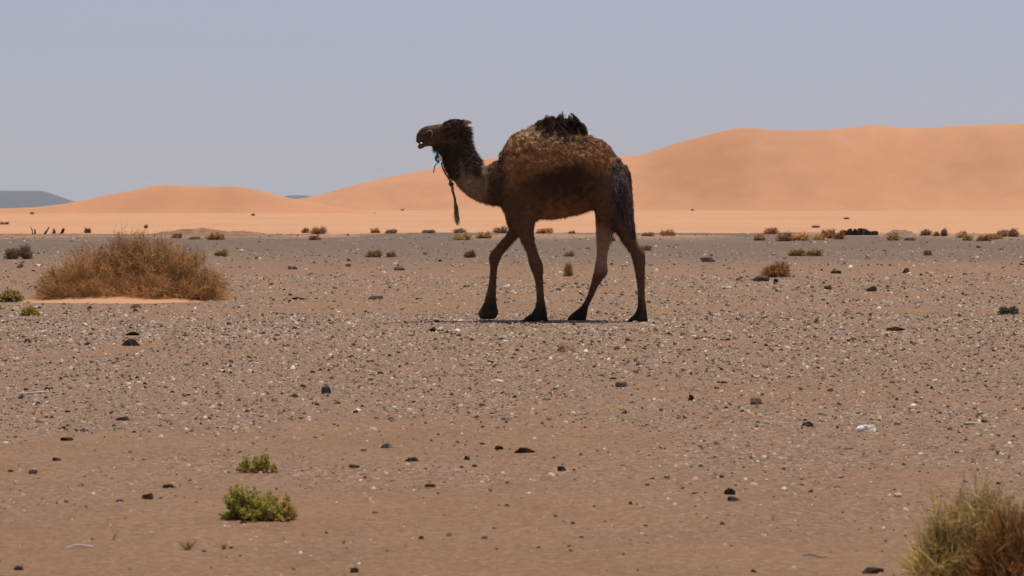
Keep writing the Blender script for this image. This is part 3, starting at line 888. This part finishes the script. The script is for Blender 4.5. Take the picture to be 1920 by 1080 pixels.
class Body:
    def __init__(s): s.V = []; s.T = []; s.n = 0
    def loft(s, rings):
        """rings: lists of points, same count, closed with caps"""
        k = len(rings[0]); m = len(rings)
        b = s.n
        for r_ in rings: s.V.extend(r_)
        for i in range(m - 1):
            for j in range(k):
                j2 = (j + 1) % k
                s.T += [(b + i * k + j, b + i * k + j2, b + (i + 1) * k + j2), (b + i * k + j, b + (i + 1) * k + j2, b + (i + 1) * k + j)]
        s.V.append(np.mean(rings[0], 0)); s.V.append(np.mean(rings[-1], 0))
        c0 = b + m * k; c1 = c0 + 1
        for j in range(k):
            j2 = (j + 1) % k
            s.T += [(c0, b + j2, b + j), (c1, b + (m - 1) * k + j, b + (m - 1) * k + j2)]
        s.n = b + m * k + 2

def interp_rows(rows, n):
    """smooth resampling of key rows (Catmull-Rom)"""
    A = np.array(rows, float); m = len(A); out = []
    for i in range(m - 1):
        p0 = A[max(i - 1, 0)]; p1 = A[i]; p2 = A[i + 1]; p3 = A[min(i + 2, m - 1)]
        for t in np.linspace(0, 1, n, endpoint=False):
            out.append(.5 * ((2 * p1) + (-p0 + p2) * t + (2 * p0 - 5 * p1 + 4 * p2 - p3) * t * t + (-p0 + 3 * p1 - 3 * p2 + p3) * t ** 3))
    out.append(A[-1])
    return out

def slices_x(body, rows, yo=0.0, pw=2.05, n=4, k=28, wide=.5):
    """vertical slices: (px, top, bottom, half width in m)"""
    rings = []
    for px, t, b, hw in interp_rows(rows, n):
        ring = []
        c = (t + b) / 2; hh = (b - t) / 2
        for j in range(k):
            a = 2 * math.pi * j / k
            ca, sa = math.cos(a), math.sin(a)
            y = math.copysign(abs(ca) ** (2 / pw), ca) * max(hw, .003); z = math.copysign(abs(sa) ** (2 / pw), sa) * max(hh, .4)
            ring.append(CP(px, c - z, yo + y))
        rings.append(ring)
    body.loft(rings)

def slices_z(body, rows, n=4, k=20, pw=2.2):
    """horizontal slices: (py, left, right, y offset, half depth in m)"""
    rings = []
    for py, l, r_, yo, hd in interp_rows(rows, n):
        ring = []
        c = (l + r_) / 2; hw = max((r_ - l) / 2, .5)
        for j in range(k):
            a = 2 * math.pi * j / k
            ca, sa = math.cos(a), math.sin(a)
            x = math.copysign(abs(ca) ** (2 / pw), ca) * hw; y = math.copysign(abs(sa) ** (2 / pw), sa) * max(hd, .004)
            ring.append(CP(c + x, py, yo + y))
        rings.append(ring)
    body.loft(rings)

def tube(body, rows, n=4, k=20):
    """round tube along a photo path: (px, py, radius px, y offset, half depth m)"""
    R = interp_rows(rows, n); rings = []
    for i, (px, py, rp, yo, hd) in enumerate(R):
        a = np.array(R[max(i - 1, 0)][:2]); b = np.array(R[min(i + 1, len(R) - 1)][:2])
        d = (b - a) / (np.linalg.norm(b - a) + 1e-9); nrm = np.array([-d[1], d[0]])
        ring = []
        for j in range(k):
            t = 2 * math.pi * j / k
            ring.append(CP(px + nrm[0] * rp * math.cos(t), py + nrm[1] * rp * math.cos(t), yo + hd * math.sin(t)))
        rings.append(ring)
    body.loft(rings)

NEAR, FAR = -.17, .17
B = Body()
# trunk
slices_x(B, [(918, 320, 364, .09), (927, 311, 379, .14), (938, 299, 386, .18), (948, 279, 394, .225), (957, 262, 401, .258), (972, 252, 407, .29), (990, 244, 410, .32),
             (1012, 238, 411, .34), (1036, 240, 411, .36), (1060, 244, 408, .37), (1085, 250, 403, .365), (1102, 257, 397, .345), (1117, 263, 393, .32), (1132, 271, 394, .29),
             (1144, 284, 398, .255), (1154, 302, 395, .21), (1164, 322, 388, .165), (1171, 342, 376, .10), (1175, 354, 365, .04)])
# hump
slices_x(B, [(994, 244, 270, .05), (1010, 236, 280, .10), (1028, 231, 285, .12), (1048, 229, 285, .125), (1068, 229, 285, .12), (1083, 232, 280, .10), (1093, 243, 275, .05)], pw=2.0)
# shoulders and chest
for sgn, yo in ((-1, -.15), (1, .15)):
    slices_z(B, [(290, 955, 970, yo * .9, .05), (312, 946, 985, yo * 1.1, .11), (340, 941, 998, yo * 1.15, .13), (370, 940, 1003, yo * 1.15, .13), (392, 944, 1006, yo, .12), (408, 948, 1006, yo, .10), (416, 954, 1002, yo, .08)])
slices_x(B, [(968, 380, 408, .06), (985, 385, 416, .09), (1000, 390, 418, .085), (1010, 398, 413, .05)], pw=2.0)
# near fore leg (straight, under the body)
slices_z(B, [(395, 958, 1004, NEAR, .10), (410, 957, 1004, NEAR, .095), (422, 959, 1002, NEAR, .088), (434, 966, 1001, NEAR, .078), (446, 973, 1001.5, NEAR, .07), (460, 981, 1004, NEAR, .062), (474, 987, 1008.5, NEAR, .06),
             (486, 990, 1014, NEAR, .064), (495, 992, 1017.7, NEAR, .066), (505, 995.5, 1018, NEAR, .06), (518, 1000.5, 1017.7, NEAR, .048), (530, 1003.5, 1018, NEAR, .042), (543.6, 1005, 1019, NEAR, .04), (556, 1005.5, 1020.5, NEAR, .042),
             (567, 1005, 1021.7, NEAR, .047), (577, 1002, 1023.5, NEAR, .055), (585, 998, 1025, NEAR, .065), (591, 990, 1026, NEAR, .078), (595, 983.5, 1027, NEAR, .086), (599, 980.5, 1027.5, NEAR, .088), (602, 981, 1027.5, NEAR, .084)])
# far fore leg (swung forward)
slices_z(B, [(390, 948, 990, FAR, .10), (405, 947, 988, FAR, .10), (418, 949, 984, FAR, .09), (430, 953.5, 981, FAR, .078), (438, 950, 977, FAR, .07), (446, 944.5, 971, FAR, .066), (455, 936, 962, FAR, .062), (463, 929.5, 954.5, FAR, .06), (472, 921, 947, FAR, .062),
             (481, 917, 941, FAR, .064), (489, 916.5, 937.5, FAR, .06), (497, 918, 934, FAR, .05), (508, 918.5, 932, FAR, .044), (520.5, 918, 931, FAR, .04), (535, 915.5, 930.5, FAR, .04), (550.6, 912, 930, FAR, .044), (560, 909.5, 930, FAR, .05),
             (568, 907.5, 930.5, FAR, .056), (576, 903, 931.5, FAR, .064), (583, 898.5, 933, FAR, .076), (590, 895.5, 933.5, FAR, .084), (595.5, 898, 931, FAR, .086), (599.5, 901, 928, FAR, .078)])
# near hind leg with its thigh
slices_z(B, [(300, 1118, 1160, -.14, .10), (325, 1108, 1172, -.18, .13), (350, 1106, 1180, -.2, .145), (375, 1111, 1184, -.2, .14), (395, 1117, 1186, -.19, .125), (412, 1127, 1187.5, NEAR, .105), (426, 1144, 1188, NEAR, .092), (437, 1156, 1188.5, NEAR, .082), (447, 1161.5, 1191, NEAR, .074),
             (456, 1167, 1195, NEAR, .066), (466, 1174, 1201, NEAR, .06), (473, 1179, 1207, NEAR, .057), (480, 1182, 1209, NEAR, .055), (488, 1184, 1208.5, NEAR, .052), (497, 1186.5, 1208, NEAR, .048), (513.5, 1190, 1208, NEAR, .042), (528, 1192.5, 1208, NEAR, .038), (543.6, 1194, 1208, NEAR, .037),
             (558, 1194.5, 1208.5, NEAR, .039), (571, 1194.5, 1210, NEAR, .045), (580, 1192, 1211, NEAR, .055), (588, 1187.5, 1212, NEAR, .066), (594.5, 1180.5, 1213, NEAR, .077), (599.5, 1175.5, 1214, NEAR, .08), (603.5, 1175, 1214, NEAR, .078)])
# far hind leg with its thigh
slices_z(B, [(310, 1116, 1158, .14, .10), (340, 1108, 1170, .19, .13), (370, 1110, 1174, .2, .135), (395, 1115, 1168, .19, .12), (410, 1117, 1161, FAR, .10), (424, 1118, 1155, FAR, .09), (437, 1118.5, 1150, FAR, .08), (450, 1119.5, 1147, FAR, .072), (463, 1120, 1144, FAR, .064),
             (475, 1119.5, 1141, FAR, .058), (486, 1118.5, 1139.5, FAR, .054), (496, 1117, 1139.5, FAR, .053), (505, 1115.5, 1140.5, FAR, .054), (513, 1113.5, 1140, FAR, .052), (520, 1112, 1135.5, FAR, .048), (528, 1110, 1129, FAR, .044), (537, 1107.5, 1123, FAR, .04),
             (546, 1105, 1118.5, FAR, .038), (555, 1102, 1114.5, FAR, .038), (565, 1097, 1109, FAR, .042), (574, 1091, 1105, FAR, .05), (581, 1083, 1103, FAR, .06), (588, 1074, 1102, FAR, .07), (594, 1068, 1101, FAR, .078), (599, 1064.5, 1100.5, FAR, .08), (602.5, 1065, 1100, FAR, .076)])
# neck
tube(B, [(952, 340, 44, 0, .17), (930, 345, 40, 0, .145), (911, 346, 36, 0, .125), (893, 338, 33, 0, .115), (876, 321, 31, 0, .108), (864, 300, 29, 0, .102), (856, 279, 28, 0, .098), (853, 260, 27, 0, .095), (852, 250, 24, 0, .085)])
# skull, muzzle and lower jaw
slices_x(B, [(880, 240, 254, .02), (875, 232, 264, .06), (864, 226.5, 275, .085), (850, 225, 282, .095), (839, 227.5, 284, .098), (829, 232, 282, .09), (818, 234, 268, .078), (809, 235, 264, .068), (800, 236.5, 264.5, .062), (793, 239.5, 266, .058), (787, 244.5, 267.5, .053), (782.5, 251.5, 268, .046), (780.3, 258, 267.5, .034)], pw=2.1)
slices_x(B, [(842, 255, 286, .075), (830, 258, 284, .068), (820, 260, 279, .058), (811, 262, 275, .05), (802, 265, 274.5, .045), (795, 268.6, 277, .042), (789, 270.2, 279.5, .04), (785, 270.8, 279.5, .034), (783, 272.5, 278.5, .022)], pw=2.1)
# brow ridges and lips
for sg in (-1, 1):
    slices_x(B, [(846, 232, 243, .015), (838, 231, 242, .028), (831, 233, 242, .022), (826, 236, 241, .01)], yo=sg * .078, pw=2, n=3, k=12)
    slices_x(B, [(815, 247, 258, .01), (808, 246, 260, .018), (800, 247, 262, .02), (791, 251, 264, .015)], yo=sg * .055, pw=2, n=3, k=12)
    # ears, short and laid back
    tube(B, [(862, 237, 4, sg * .075, .02), (868, 233, 5.5, sg * .10, .022), (875, 230, 5.5, sg * .115, .02), (880, 229, 3.5, sg * .12, .014), (883, 229, 1, sg * .122, .006)], n=3, k=10)

tmp_me = bpy.data.meshes.new('tmp'); tmp_me.from_pydata([tuple(v) for v in B.V], [], B.T); tmp_me.update()
bmx = bmesh.new(); bmx.from_mesh(tmp_me); bmesh.ops.recalc_face_normals(bmx, faces=bmx.faces); bmx.to_mesh(tmp_me); bmx.free()
tmp = bpy.data.objects.new('tmp', tmp_me); col.objects.link(tmp)
rm = tmp.modifiers.new('r', 'REMESH'); rm.mode = 'VOXEL'; rm.voxel_size = .0095
sm = tmp.modifiers.new('s', 'SMOOTH'); sm.factor = .5; sm.iterations = 7
dg = bpy.context.evaluated_depsgraph_get()
cm = bpy.data.meshes.new_from_object(tmp.evaluated_get(dg))
bpy.data.objects.remove(tmp, do_unlink=True)

nv = len(cm.vertices)
co = np.empty(nv * 3, np.float32); cm.vertices.foreach_get('co', co); co = co.reshape(-1, 3).astype(float)
no = np.empty(nv * 3, np.float32); cm.vertices.foreach_get('normal', no); no = no.reshape(-1, 3).astype(float)

def to_px(c):
    return c[:, 0] / SC + 960, 602 - c[:, 2] / SC

def n3(c, s, o=0.0):
    return np.array([noise.noise(Vector((p[0] / s + o, p[1] / s, p[2] / s))) for p in c])

def wool_mask(px, py):
    """the thick curly fleece on back and upper flank"""
    low = np.interp(px, [925, 945, 965, 985, 1000, 1040, 1078, 1100, 1122, 1140, 1160, 1180], [330, 345, 342, 332, 327, 318, 306, 314, 326, 320, 312, 330])
    sft = np.interp(px, [930, 975, 1000, 1085, 1115, 1180], [40, 30, 15, 12, 24, 16])
    t = np.clip((py - low + sft) / (sft * 1.8), 0, 1)
    a = 1 - t * t * (3 - 2 * t)
    return a * smooth(932, 960, px) * (1 - smooth(1172, 1184, px) * .6)

PX, PY = to_px(co)
N_A = n3(co, .055); N_B = n3(co, .022, 5); N_C = n3(co, .16, 9)
WM = wool_mask(PX + 9 * N_A, PY + 9 * N_A)
neckm = smooth(905, 925, PX) * (1 - smooth(935, 962, PX)) * (PY < 395) * (PY > 260)
headm = (PX < 900) & (PY < 330)
legm = smooth(410, 440, PY)
disp = WM * (.016 + .020 * N_A + .014 * N_B) + neckm * (.000 + .010 * N_A) + (1 - WM) * (.004 * N_A + .006 * N_C) * (1 - .6 * legm)
disp = np.where(headm, .004 * N_A + .003 * N_B, disp)
co2 = co + no * disp[:, None]
cm.vertices.foreach_set('co', co2.astype(np.float32).ravel()); cm.update()

# colour of the coat, with some light and shade painted in
def blend(c, m, tone):
    m = np.clip(m, 0, 1)[:, None]
    return c * (1 - m) + np.array(tone)[None, :] * m
def bump2(px, py, cx, cy, rx, ry):
    return np.exp(-(((px - cx) / rx) ** 2 + ((py - cy) / ry) ** 2))
def coat(px, py, y, na, nb):
    n = len(px)
    c = np.tile(np.array([.042, .021, .012]), (n, 1)); qx = px + 26 * na + 10 * nb; qy = py + 20 * na + 8 * nb  # dark flank hair, with the shade under the fleece put into its colour
    c = blend(c, smooth(350, 415, qy), (.215, .100, .050))  # redder belly, warm bounce from the ground painted in
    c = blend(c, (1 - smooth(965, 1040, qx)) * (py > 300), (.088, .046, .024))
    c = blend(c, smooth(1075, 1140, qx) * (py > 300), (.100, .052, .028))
    wm = wool_mask(px + 9 * na, py + 9 * na)
    c = blend(c, wm, (.345, .168, .070))
    c = blend(c, wm * smooth(-.05, .4, nb) * .55, (.15, .078, .040))
    c = blend(c, wm * smooth(.0, .5, na) * .4, (.30, .17, .085))
    c = blend(c, bump2(px, py, 1015, 256, 42, 14) * .85, (.56, .39, .20))             # pale shoulder patch, a sunlit highlight painted into the coat
    c = blend(c, smooth(1085, 1125, px) * (py < 315) * .5 * wm, (.27, .125, .060))
    c = blend(c, smooth(905, 925, px) * (1 - smooth(940, 965, px)) * (py < 390) * (py > 320) * .5, (.11, .064, .036))
    c = blend(c, bump2(px, py, 1054, 232, 42, 20) ** .7 * (px > 1000) * (px < 1102) * .9, (.085, .048, .028))
    nk = (1 - smooth(895, 925, px)) * (py > 285)
    c = blend(c, nk, (.185, .120, .078))
    c = blend(c, nk * smooth(.05, .45, na) * smooth(868, 885, px), (.30, .225, .155))
    hd = (1 - smooth(868, 890, px)) * (1 - smooth(285, 312, py))
    c = blend(c, hd, (.074, .045, .028))
    c = blend(c, bump2(px, py, 877, 231, 6, 5), (.42, .29, .14))
    c = blend(c, bump2(px, py, 829, 238, 7, 6) * .8, (.20, .10, .05))
    mz = (1 - smooth(808, 826, px)) * (py < 300)
    c = blend(c, mz * .8, (.060, .036, .024))
    c = blend(c, mz * smooth(255, 266, py), (.11, .064, .042))
    c = blend(c, mz * smooth(795, 812, px) * (1 - smooth(236, 244, py)), (.14, .10, .045))
    lg = smooth(405, 440, py)
    c = blend(c, lg, (.112, .058, .033))
    c = blend(c, lg * (px > 1090) * (y > DC) * (1 - smooth(490, 525, py)) * (px < 1152), (.30, .19, .125))  # far hind thigh painted lighter for the light on its inner side
    c = blend(c, smooth(545, 590, py), (.022, .016, .013))
    c = blend(c, smooth(575, 588, py) * (px < 940), (.050, .038, .026))
    gr = bump2(px, py, 1156, 352, 11, 46) + bump2(px, py, 1182, 415, 8, 34)
    c = blend(c, np.clip(gr * 1.4, 0, 1) * .75, (.055, .050, .048))
    c = blend(c, np.clip(gr * 1.5, 0, 1) * smooth(.12, .4, nb) * .7, (.15, .135, .125))
    return c
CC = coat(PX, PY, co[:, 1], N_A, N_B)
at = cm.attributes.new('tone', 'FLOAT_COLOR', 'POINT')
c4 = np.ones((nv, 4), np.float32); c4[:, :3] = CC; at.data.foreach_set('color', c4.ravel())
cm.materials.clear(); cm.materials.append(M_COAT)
for p in cm.polygons: p.use_smooth = True
cm.name = 'body'
CAMEL = CP(1060, 602)
camel = thing('camel', Vector(CAMEL), 'brown woolly one humped camel walking left with a rope on its neck', 'camel')
body = bpy.data.objects.new('body', cm); link(body, camel); body.matrix_parent_inverse.identity()
body.location = -Vector(CAMEL)

# hair
no2 = np.empty(nv * 3, np.float32); cm.vertices.foreach_get('normal', no2); no2 = no2.reshape(-1, 3).astype(float)
def hair(name, weight, n, length, width, comb, lift, tones=None, seed=0, jit=.5, segs=4, droop=.3, own=.8, lj=.5, clumps=0, cl=.75):
    r = np.random.default_rng(seed)
    wgt = np.clip(weight, 0, None); wgt = wgt / wgt.sum()
    k = r.choice(nv, n, p=wgt)
    root = co2[k] + r.normal(0, .004, (n, 3)) - no2[k] * .004
    cb = np.array(comb)[None, :] if np.ndim(comb) == 1 else comb[k]
    d = no2[k] * lift + cb + r.normal(0, jit, (n, 3))
    d /= np.linalg.norm(d, axis=1, keepdims=True) + 1e-9
    L = length * (1 - lj + 2 * lj * r.random(n)) if np.ndim(length) == 0 else length[k] * (1 - lj + 2 * lj * r.random(n))
    tip = root + d * L[:, None] + np.array([0, 0, -1.0]) * (L * droop)[:, None]
    mid = root + d * (L * .5)[:, None] + r.normal(0, .12, (n, 3)) * L[:, None]
    if clumps:
        ci = r.integers(0, n, clumps)
        near = np.concatenate([np.argmin(((root[i:i + 2000, None, :] - root[ci][None, :, :]) ** 2).sum(2), 1) for i in range(0, n, 2000)])
        kc = ci[near]
        tip = tip * (1 - cl) + (tip[kc] + (root - root[kc]) * .15) * cl
        mid = mid * (1 - cl * .4) + (mid[kc] + (root - root[kc]) * .6) * cl * .4
    V, T = ribbons(bez(root, mid, tip, segs), width * (.6 + .8 * r.random(n)), .15)
    if tones is None:
        c = CC[k] * (own + (1.35 - own) * r.random((n, 1)))
    else:
        c = pick(tones, n, r)
    o = obj_np(name, V - CAMEL, T, M_HAIR, camel, np.repeat(c, segs * 2, 0))
    return o

HB = [(.072, .042, .026), (.048, .029, .018), (.11, .064, .037)]
DK = [(.030, .020, .014), (.022, .015, .011), (.045, .028, .018)]
# fleece on back and flank
hair('fleece', WM * (no2[:, 2] > -.6), 34000, .026, .006, (.25, -.15, -.25), .7, seed=1, jit=.5, segs=3, droop=.3, clumps=1300, cl=.45)
# shaggy chest and shoulder
hair('shoulder_hair', neckm, 5000, .022, .005, (-.1, -.1, -.6), .8, seed=2, jit=.5, segs=3)
# hump tuft, upright and spiky
valley = 1 - .75 * np.exp(-((PX - 1061) / 5.0) ** 2)
hm = valley * bump2(PX, PY, 1052, 232, 44, 24) ** 2 * (PY < 264) * (PX > 1003) * (PX < 1100)
hair('hump_tuft', hm, 7500, .040, .008, (-.05, 0, .4), .75, HB, seed=3, jit=.5, droop=.03, lj=.6, clumps=120, cl=.75)
hair('hump_tuft', hm * (no2[:, 2] > .3), 1000, .072, .009, (-.1, 0, .55), .75, HB, seed=33, jit=.35, droop=.0, lj=.55, clumps=34, cl=.92)
hair('hump_tuft', hm * (PX > 1055) * (no2[:, 1] < .3), 2500, .085, .009, (.1, -.3, -.7), .6, DK, seed=4, jit=.3, droop=.3, clumps=30, cl=.7)
# longer wool round the foot of the tuft runs over into the fleece
skirt = bump2(PX, PY, 1052, 252, 46, 12) * (PY > 236) * (PY < 276)
hair('hump_tuft', skirt, 2600, .050, .007, (.1, -.25, -.6), .45, HB + [(.14, .08, .045), (.19, .11, .058)], seed=34, jit=.35, droop=.25, clumps=90, cl=.6)
# head top knot and cheeks
tk = headm * (PX > 832) * (PX < 871) * (PY < 262)
hair('head_hair', tk * (no2[:, 2] > -.1), 4500, .022, .006, (.3, 0, .1), .8, HB, seed=5, jit=.45, segs=3, droop=.15, clumps=120, cl=.5)
# mane down the back of the neck, beard under the throat
mane = headm * (PX > 862) * (PY > 238) * (no2[:, 0] > .0)
hair('mane', mane.astype(float), 4500, .042, .006, (.35, -.05, -.45), .7, HB + [(.12, .095, .075)], seed=6, jit=.35)
beard = (PX < 862) * (PX > 812) * (PY > 268) * (PY < 332) * (no2[:, 0] < .45)
hair('beard', beard.astype(float), 3500, .040, .006, (.0, -.1, -.75), .5, HB, seed=7, jit=.3)
# short coat elsewhere breaks the outline
rest = (1 - WM) * (PY < 470) * (PX > 812) * (1 - neckm)
hair('short_coat', rest, 16000, .018, .0045, (.25, 0, -.75), .45, seed=8, jit=.3, segs=3, droop=.2)
shank = ((PY > 430) & (PY < 590)).astype(float)
hair('leg_hair', shank, 7000, .013, .004, (.1, 0, -.9), .4, seed=9, jit=.25, segs=3, droop=.2)
# matted grey locks on the back of the thigh
thigh = bump2(PX, PY, 1160, 365, 12, 60) * (no2[:, 1] < .35)
hair('thigh_hair', thigh, 2600, .034, .007, (.2, -.1, -1.0), .3, [(.04, .032, .027), (.065, .056, .05), (.12, .108, .098), (.03, .023, .018)], seed=10, jit=.2, droop=.3)

# tail with its long tuft, hanging against the near thigh
TB = Body()
tail_path = [(1168, 312, 7, -.10, .04), (1175, 330, 7, -.11, .038), (1178, 352, 6, -.13, .034), (1179, 378, 5.5, -.15, .03), (1181, 402, 4.5, -.17, .026), (1184, 420, 3, -.19, .02), (1186, 432, 1.5, -.2, .01)]
tube(TB, tail_path, n=5, k=12)
tv = np.array(TB.V)
tl = obj_np('tail', tv - CAMEL, np.array(TB.T), M_COAT, camel, np.tile(np.array([.045, .032, .024]), (len(tv), 1)), smooth_shade=True)
r = np.random.default_rng(77)
pts = np.array(interp_rows(tail_path, 12)); nT = 3200
k = r.integers(4, len(pts), nT); k = np.where(r.random(nT) < .5, r.integers(25, len(pts), nT), k)
root = np.array([CP(pts[i][0] + r.normal(0, pts[i][2] * .4), pts[i][1], pts[i][3] + r.normal(0, pts[i][4] * .5) - .01) for i in k])
L = .04 + .06 * r.random(nT)
d = np.array([.05, -.1, -1.0]) + r.normal(0, .13, (nT, 3)); d /= np.linalg.norm(d, axis=1, keepdims=True)
tip = root + d * L[:, None]; mid = (root + tip) / 2 + r.normal(0, .012, (nT, 3))
V, T = ribbons(bez(root, mid, tip, 4), .006 * (.6 + .8 * r.random(nT)), .2)
obj_np('tail_hair', V - CAMEL, T, M_HAIR, camel, np.repeat(pick([(.03, .024, .02), (.05, .045, .04), (.11, .10, .09)], nT, r), 8, 0))

# eyes and eyelids, nostril
bvh = bvhtree.BVHTree.FromPolygons([tuple(v) for v in co2], [tuple(p.vertices) for p in cm.polygons])
def on_side(px, py, off, sgn=-1):
    o = Vector(CP(px, py, sgn * 2.0)); hit = bvh.ray_cast(o, Vector((0, -sgn, 0)))
    p = hit[0] if hit[0] is not None else Vector(CP(px, py, sgn * .08))
    return p + Vector((0, sgn * off, 0))
def ball(name, c, rad, tone, mat, squash=(1, 1, 1), parent=None):
    bm = bmesh.new(); bmesh.ops.create_uvsphere(bm, u_segments=14, v_segments=9, radius=rad)
    V = np.array([(v.co.x * squash[0], v.co.y * squash[1], v.co.z * squash[2]) for v in bm.verts]) + np.array(c)
    T = []
    for f in bm.faces:
        vs = [v.index for v in f.verts]
        for i in range(1, len(vs) - 1): T.append((vs[0], vs[i], vs[i + 1]))
    bm.free()
    return obj_np(name, V - CAMEL, np.array(T), mat, parent or camel, np.tile(np.array(tone), (len(V), 1)), smooth_shade=True)
for sg in (-1, 1):
    e = on_side(836, 241, -.008, sg)
    eye = ball('eye', e, .017, (.012, .008, .006), M_EYE)
    ball('eyelid', e + Vector((0, sg * .004, .011)), .016, (.22, .15, .09), M_COAT, (1.3, .8, .45), eye)
    ball('nostril', on_side(789, 252, -.004, sg), .010, (.012, .009, .008), M_COAT, (1.4, .6, .6))

# ------------------------------------------------------------------ rope, halter
def cord(name, pts, rad, tone, parent, origin, k=7, mat=None, closed=False):
    P = np.array(pts, float); n = len(P); V = []; T = []
    for i in range(n):
        a = P[(i - 1) % n] if closed or i else P[0]; b = P[(i + 1) % n] if closed or i < n - 1 else P[-1]
        d = b - a; d /= np.linalg.norm(d) + 1e-9
        u = np.cross(d, [0.31, .9, .22]); u /= np.linalg.norm(u); v = np.cross(d, u)
        rr_ = rad if np.ndim(rad) == 0 else rad[i]
        for j in range(k):
            t = 6.283 * j / k + i * .35
            q = rr_ * (1 + .18 * math.cos(3 * t))
            V.append(P[i] + u * math.cos(t) * q + v * math.sin(t) * q)
    m = n if closed else n - 1
    for i in range(m):
        i2 = (i + 1) % n
        for j in range(k):
            j2 = (j + 1) % k
            T += [(i * k + j, i * k + j2, i2 * k + j2), (i * k + j, i2 * k + j2, i2 * k + j)]
    V = np.array(V)
    f = (.8 + .4 * np.random.default_rng(len(V)).random(len(V)))[:, None]
    return obj_np(name, V - np.array(origin), np.array(T), mat or M_ROPE, parent, np.array(tone)[None, :] * f)

def around(c, axis_a, ya, off, n=40, lift=0.0):
    """loop laid on the body's skin round a centre, in the plane of axis_a (photo direction) and y"""
    c = Vector(c); a = Vector((axis_a[0], 0, -axis_a[1])).normalized(); out = []
    for i in range(n):
        t = 2 * math.pi * i / n
        d = a * math.cos(t) + Vector((0, 1, 0)) * math.sin(t)
        hit = bvh.ray_cast(c + d * .6, -d, .6)
        q = hit[0] if hit[0] is not None else c + d * ya
        out.append(np.array(q + d * off))
    A = np.array(out)
    return (np.roll(A, 1, 0) + A * 2 + np.roll(A, -1, 0)) / 4

RO = CP(846, 344)
rope = thing('neck_rope', Vector(RO), 'braided rope tied round the camel neck with a frayed green end hanging down', 'rope')
loop = around(CP(865, 317), (22, -25), .14, .015)
cord('loop', loop, .011, (.12, .080, .046), rope, RO, closed=True)
knot0 = CP(846, 344, -.02)
cord('knot', [knot0 + np.array(v) * .016 for v in [(-1, -1, 1), (0, -1.4, .3), (1.2, -.6, -.4), (.4, .8, -1), (-1, .2, -.4), (-.3, -1.2, -1.2), (.8, -.6, -2.2), (.5, 0, -3.2)]], .012, (.10, .06, .035), rope, RO)
cord('hanging_end', [CP(*q) for q in [(847, 345, -.03), (849, 352, -.035), (848.5, 358, -.035), (851, 365, -.035), (853, 373, -.035), (853.5, 380, -.035), (855, 388, -.035), (856, 396, -.035)]],
     np.array([.011, .013, .012, .013, .012, .013, .012, .010]), (.16, .10, .045), rope, RO)
nT = 420
t = r.random(nT)
root = np.array([CP(854 + 2 * a + r.normal(0, 1.2), 380 + 24 * a, -.035 + r.normal(0, .008)) for a in t])
tip = root + np.stack([r.normal(.010, .011, nT), r.normal(0, .015, nT), -.05 - .06 * r.random(nT)], 1)
V, T = ribbons(bez(root, (root + tip) / 2 + r.normal(0, .008, (nT, 3)), tip, 4), .006 * (.6 + .8 * r.random(nT)), .5)
obj_np('tassel', V - RO, T, M_TWIG, rope, np.repeat(pick([(.34, .34, .10), (.26, .27, .08), (.44, .42, .14), (.20, .19, .07)], nT, r), 8, 0))

HO = CP(823, 292)
halter = thing('halter', Vector(HO), 'teal cord halter with a white tag at the camel throat', 'halter')
cord('throat_cord', around(CP(846, 275), (-26, 19), .1, .008), .007, (.035, .06, .065), halter, HO, closed=True)
cord('teal_knot', [CP(*q) for q in [(823, 287, -.07), (820, 291, -.085), (817.5, 296, -.08), (818.5, 301, -.075), (823, 304, -.07), (824, 298, -.09), (821, 293, -.095)]], .013, (.045, .17, .17), halter, HO)
cord('loose_end', [CP(*q) for q in [(823, 305, -.06), (818, 308, -.06), (815, 313, -.06), (814, 319, -.06), (813.5, 324, -.06)]], .005, (.05, .045, .045), halter, HO)
cord('lead', [CP(*q) for q in [(828, 305, -.10), (830, 315, -.10), (835, 325, -.09), (841, 334, -.07), (846, 342, -.04)]], .007, (.11, .07, .04), halter, HO)
tg = on_side(826, 298, .030)
bm = bmesh.new(); bmesh.ops.create_cube(bm, size=1.0)
bmesh.ops.bevel(bm, geom=bm.edges[:], offset=.25, segments=2, affect='EDGES')
for v in bm.verts: v.co = Vector((v.co.x * .036, v.co.y * .012, v.co.z * .062))
me = bpy.data.meshes.new('tag'); bm.to_mesh(me); bm.free()
at = me.attributes.new('tone', 'FLOAT_COLOR', 'POINT')
for a in at.data: a.color = (.80, .82, .78, 1)
me.materials.append(M_ROPE)
o = bpy.data.objects.new('white_tag', me); o.location = tg - Vector(HO); o.rotation_euler = (.9, .15, 0.2); link(o, halter)
chk = [np.array(on_side(*q, .004)) for q in [(803, 247), (807, 245), (810, 247), (811, 252), (809.5, 257)]]
cord('cheek_highlight', chk, .005, (.30, .27, .23), halter, HO)  # made-up cord that draws a pale highlight curve on the cheek

# ------------------------------------------------------------------ haze in the air
def make_haze():
    me = bpy.data.meshes.new('haze')
    x, y0, y1, z0, z1 = 15000, -15000, 15000, -12.0, 150.0
    V = [(-x, y0, z0), (x, y0, z0), (x, y1, z0), (-x, y1, z0), (-x, y0, z1), (x, y0, z1), (x, y1, z1), (-x, y1, z1)]
    me.from_pydata(V, [], [(0, 3, 2, 1), (4, 5, 6, 7), (0, 1, 5, 4), (1, 2, 6, 5), (2, 3, 7, 6), (3, 0, 4, 7)])
    m, n, out = new_mat('haze')
    v = nd(n, 'ShaderNodeVolumePrincipled')
    v.inputs['Color'].default_value = (.66, .85, 1.0, 1)
    v.inputs['Density'].default_value = .000052
    v.inputs['Anisotropy'].default_value = 0.0
    n.links.new(v.outputs[0], out.inputs['Volume'])
    me.materials.append(m)
    o = bpy.data.objects.new('haze', me); link(o)
    tag(o, 'thin dusty haze in the desert air', 'haze', kind='stuff')
make_haze()
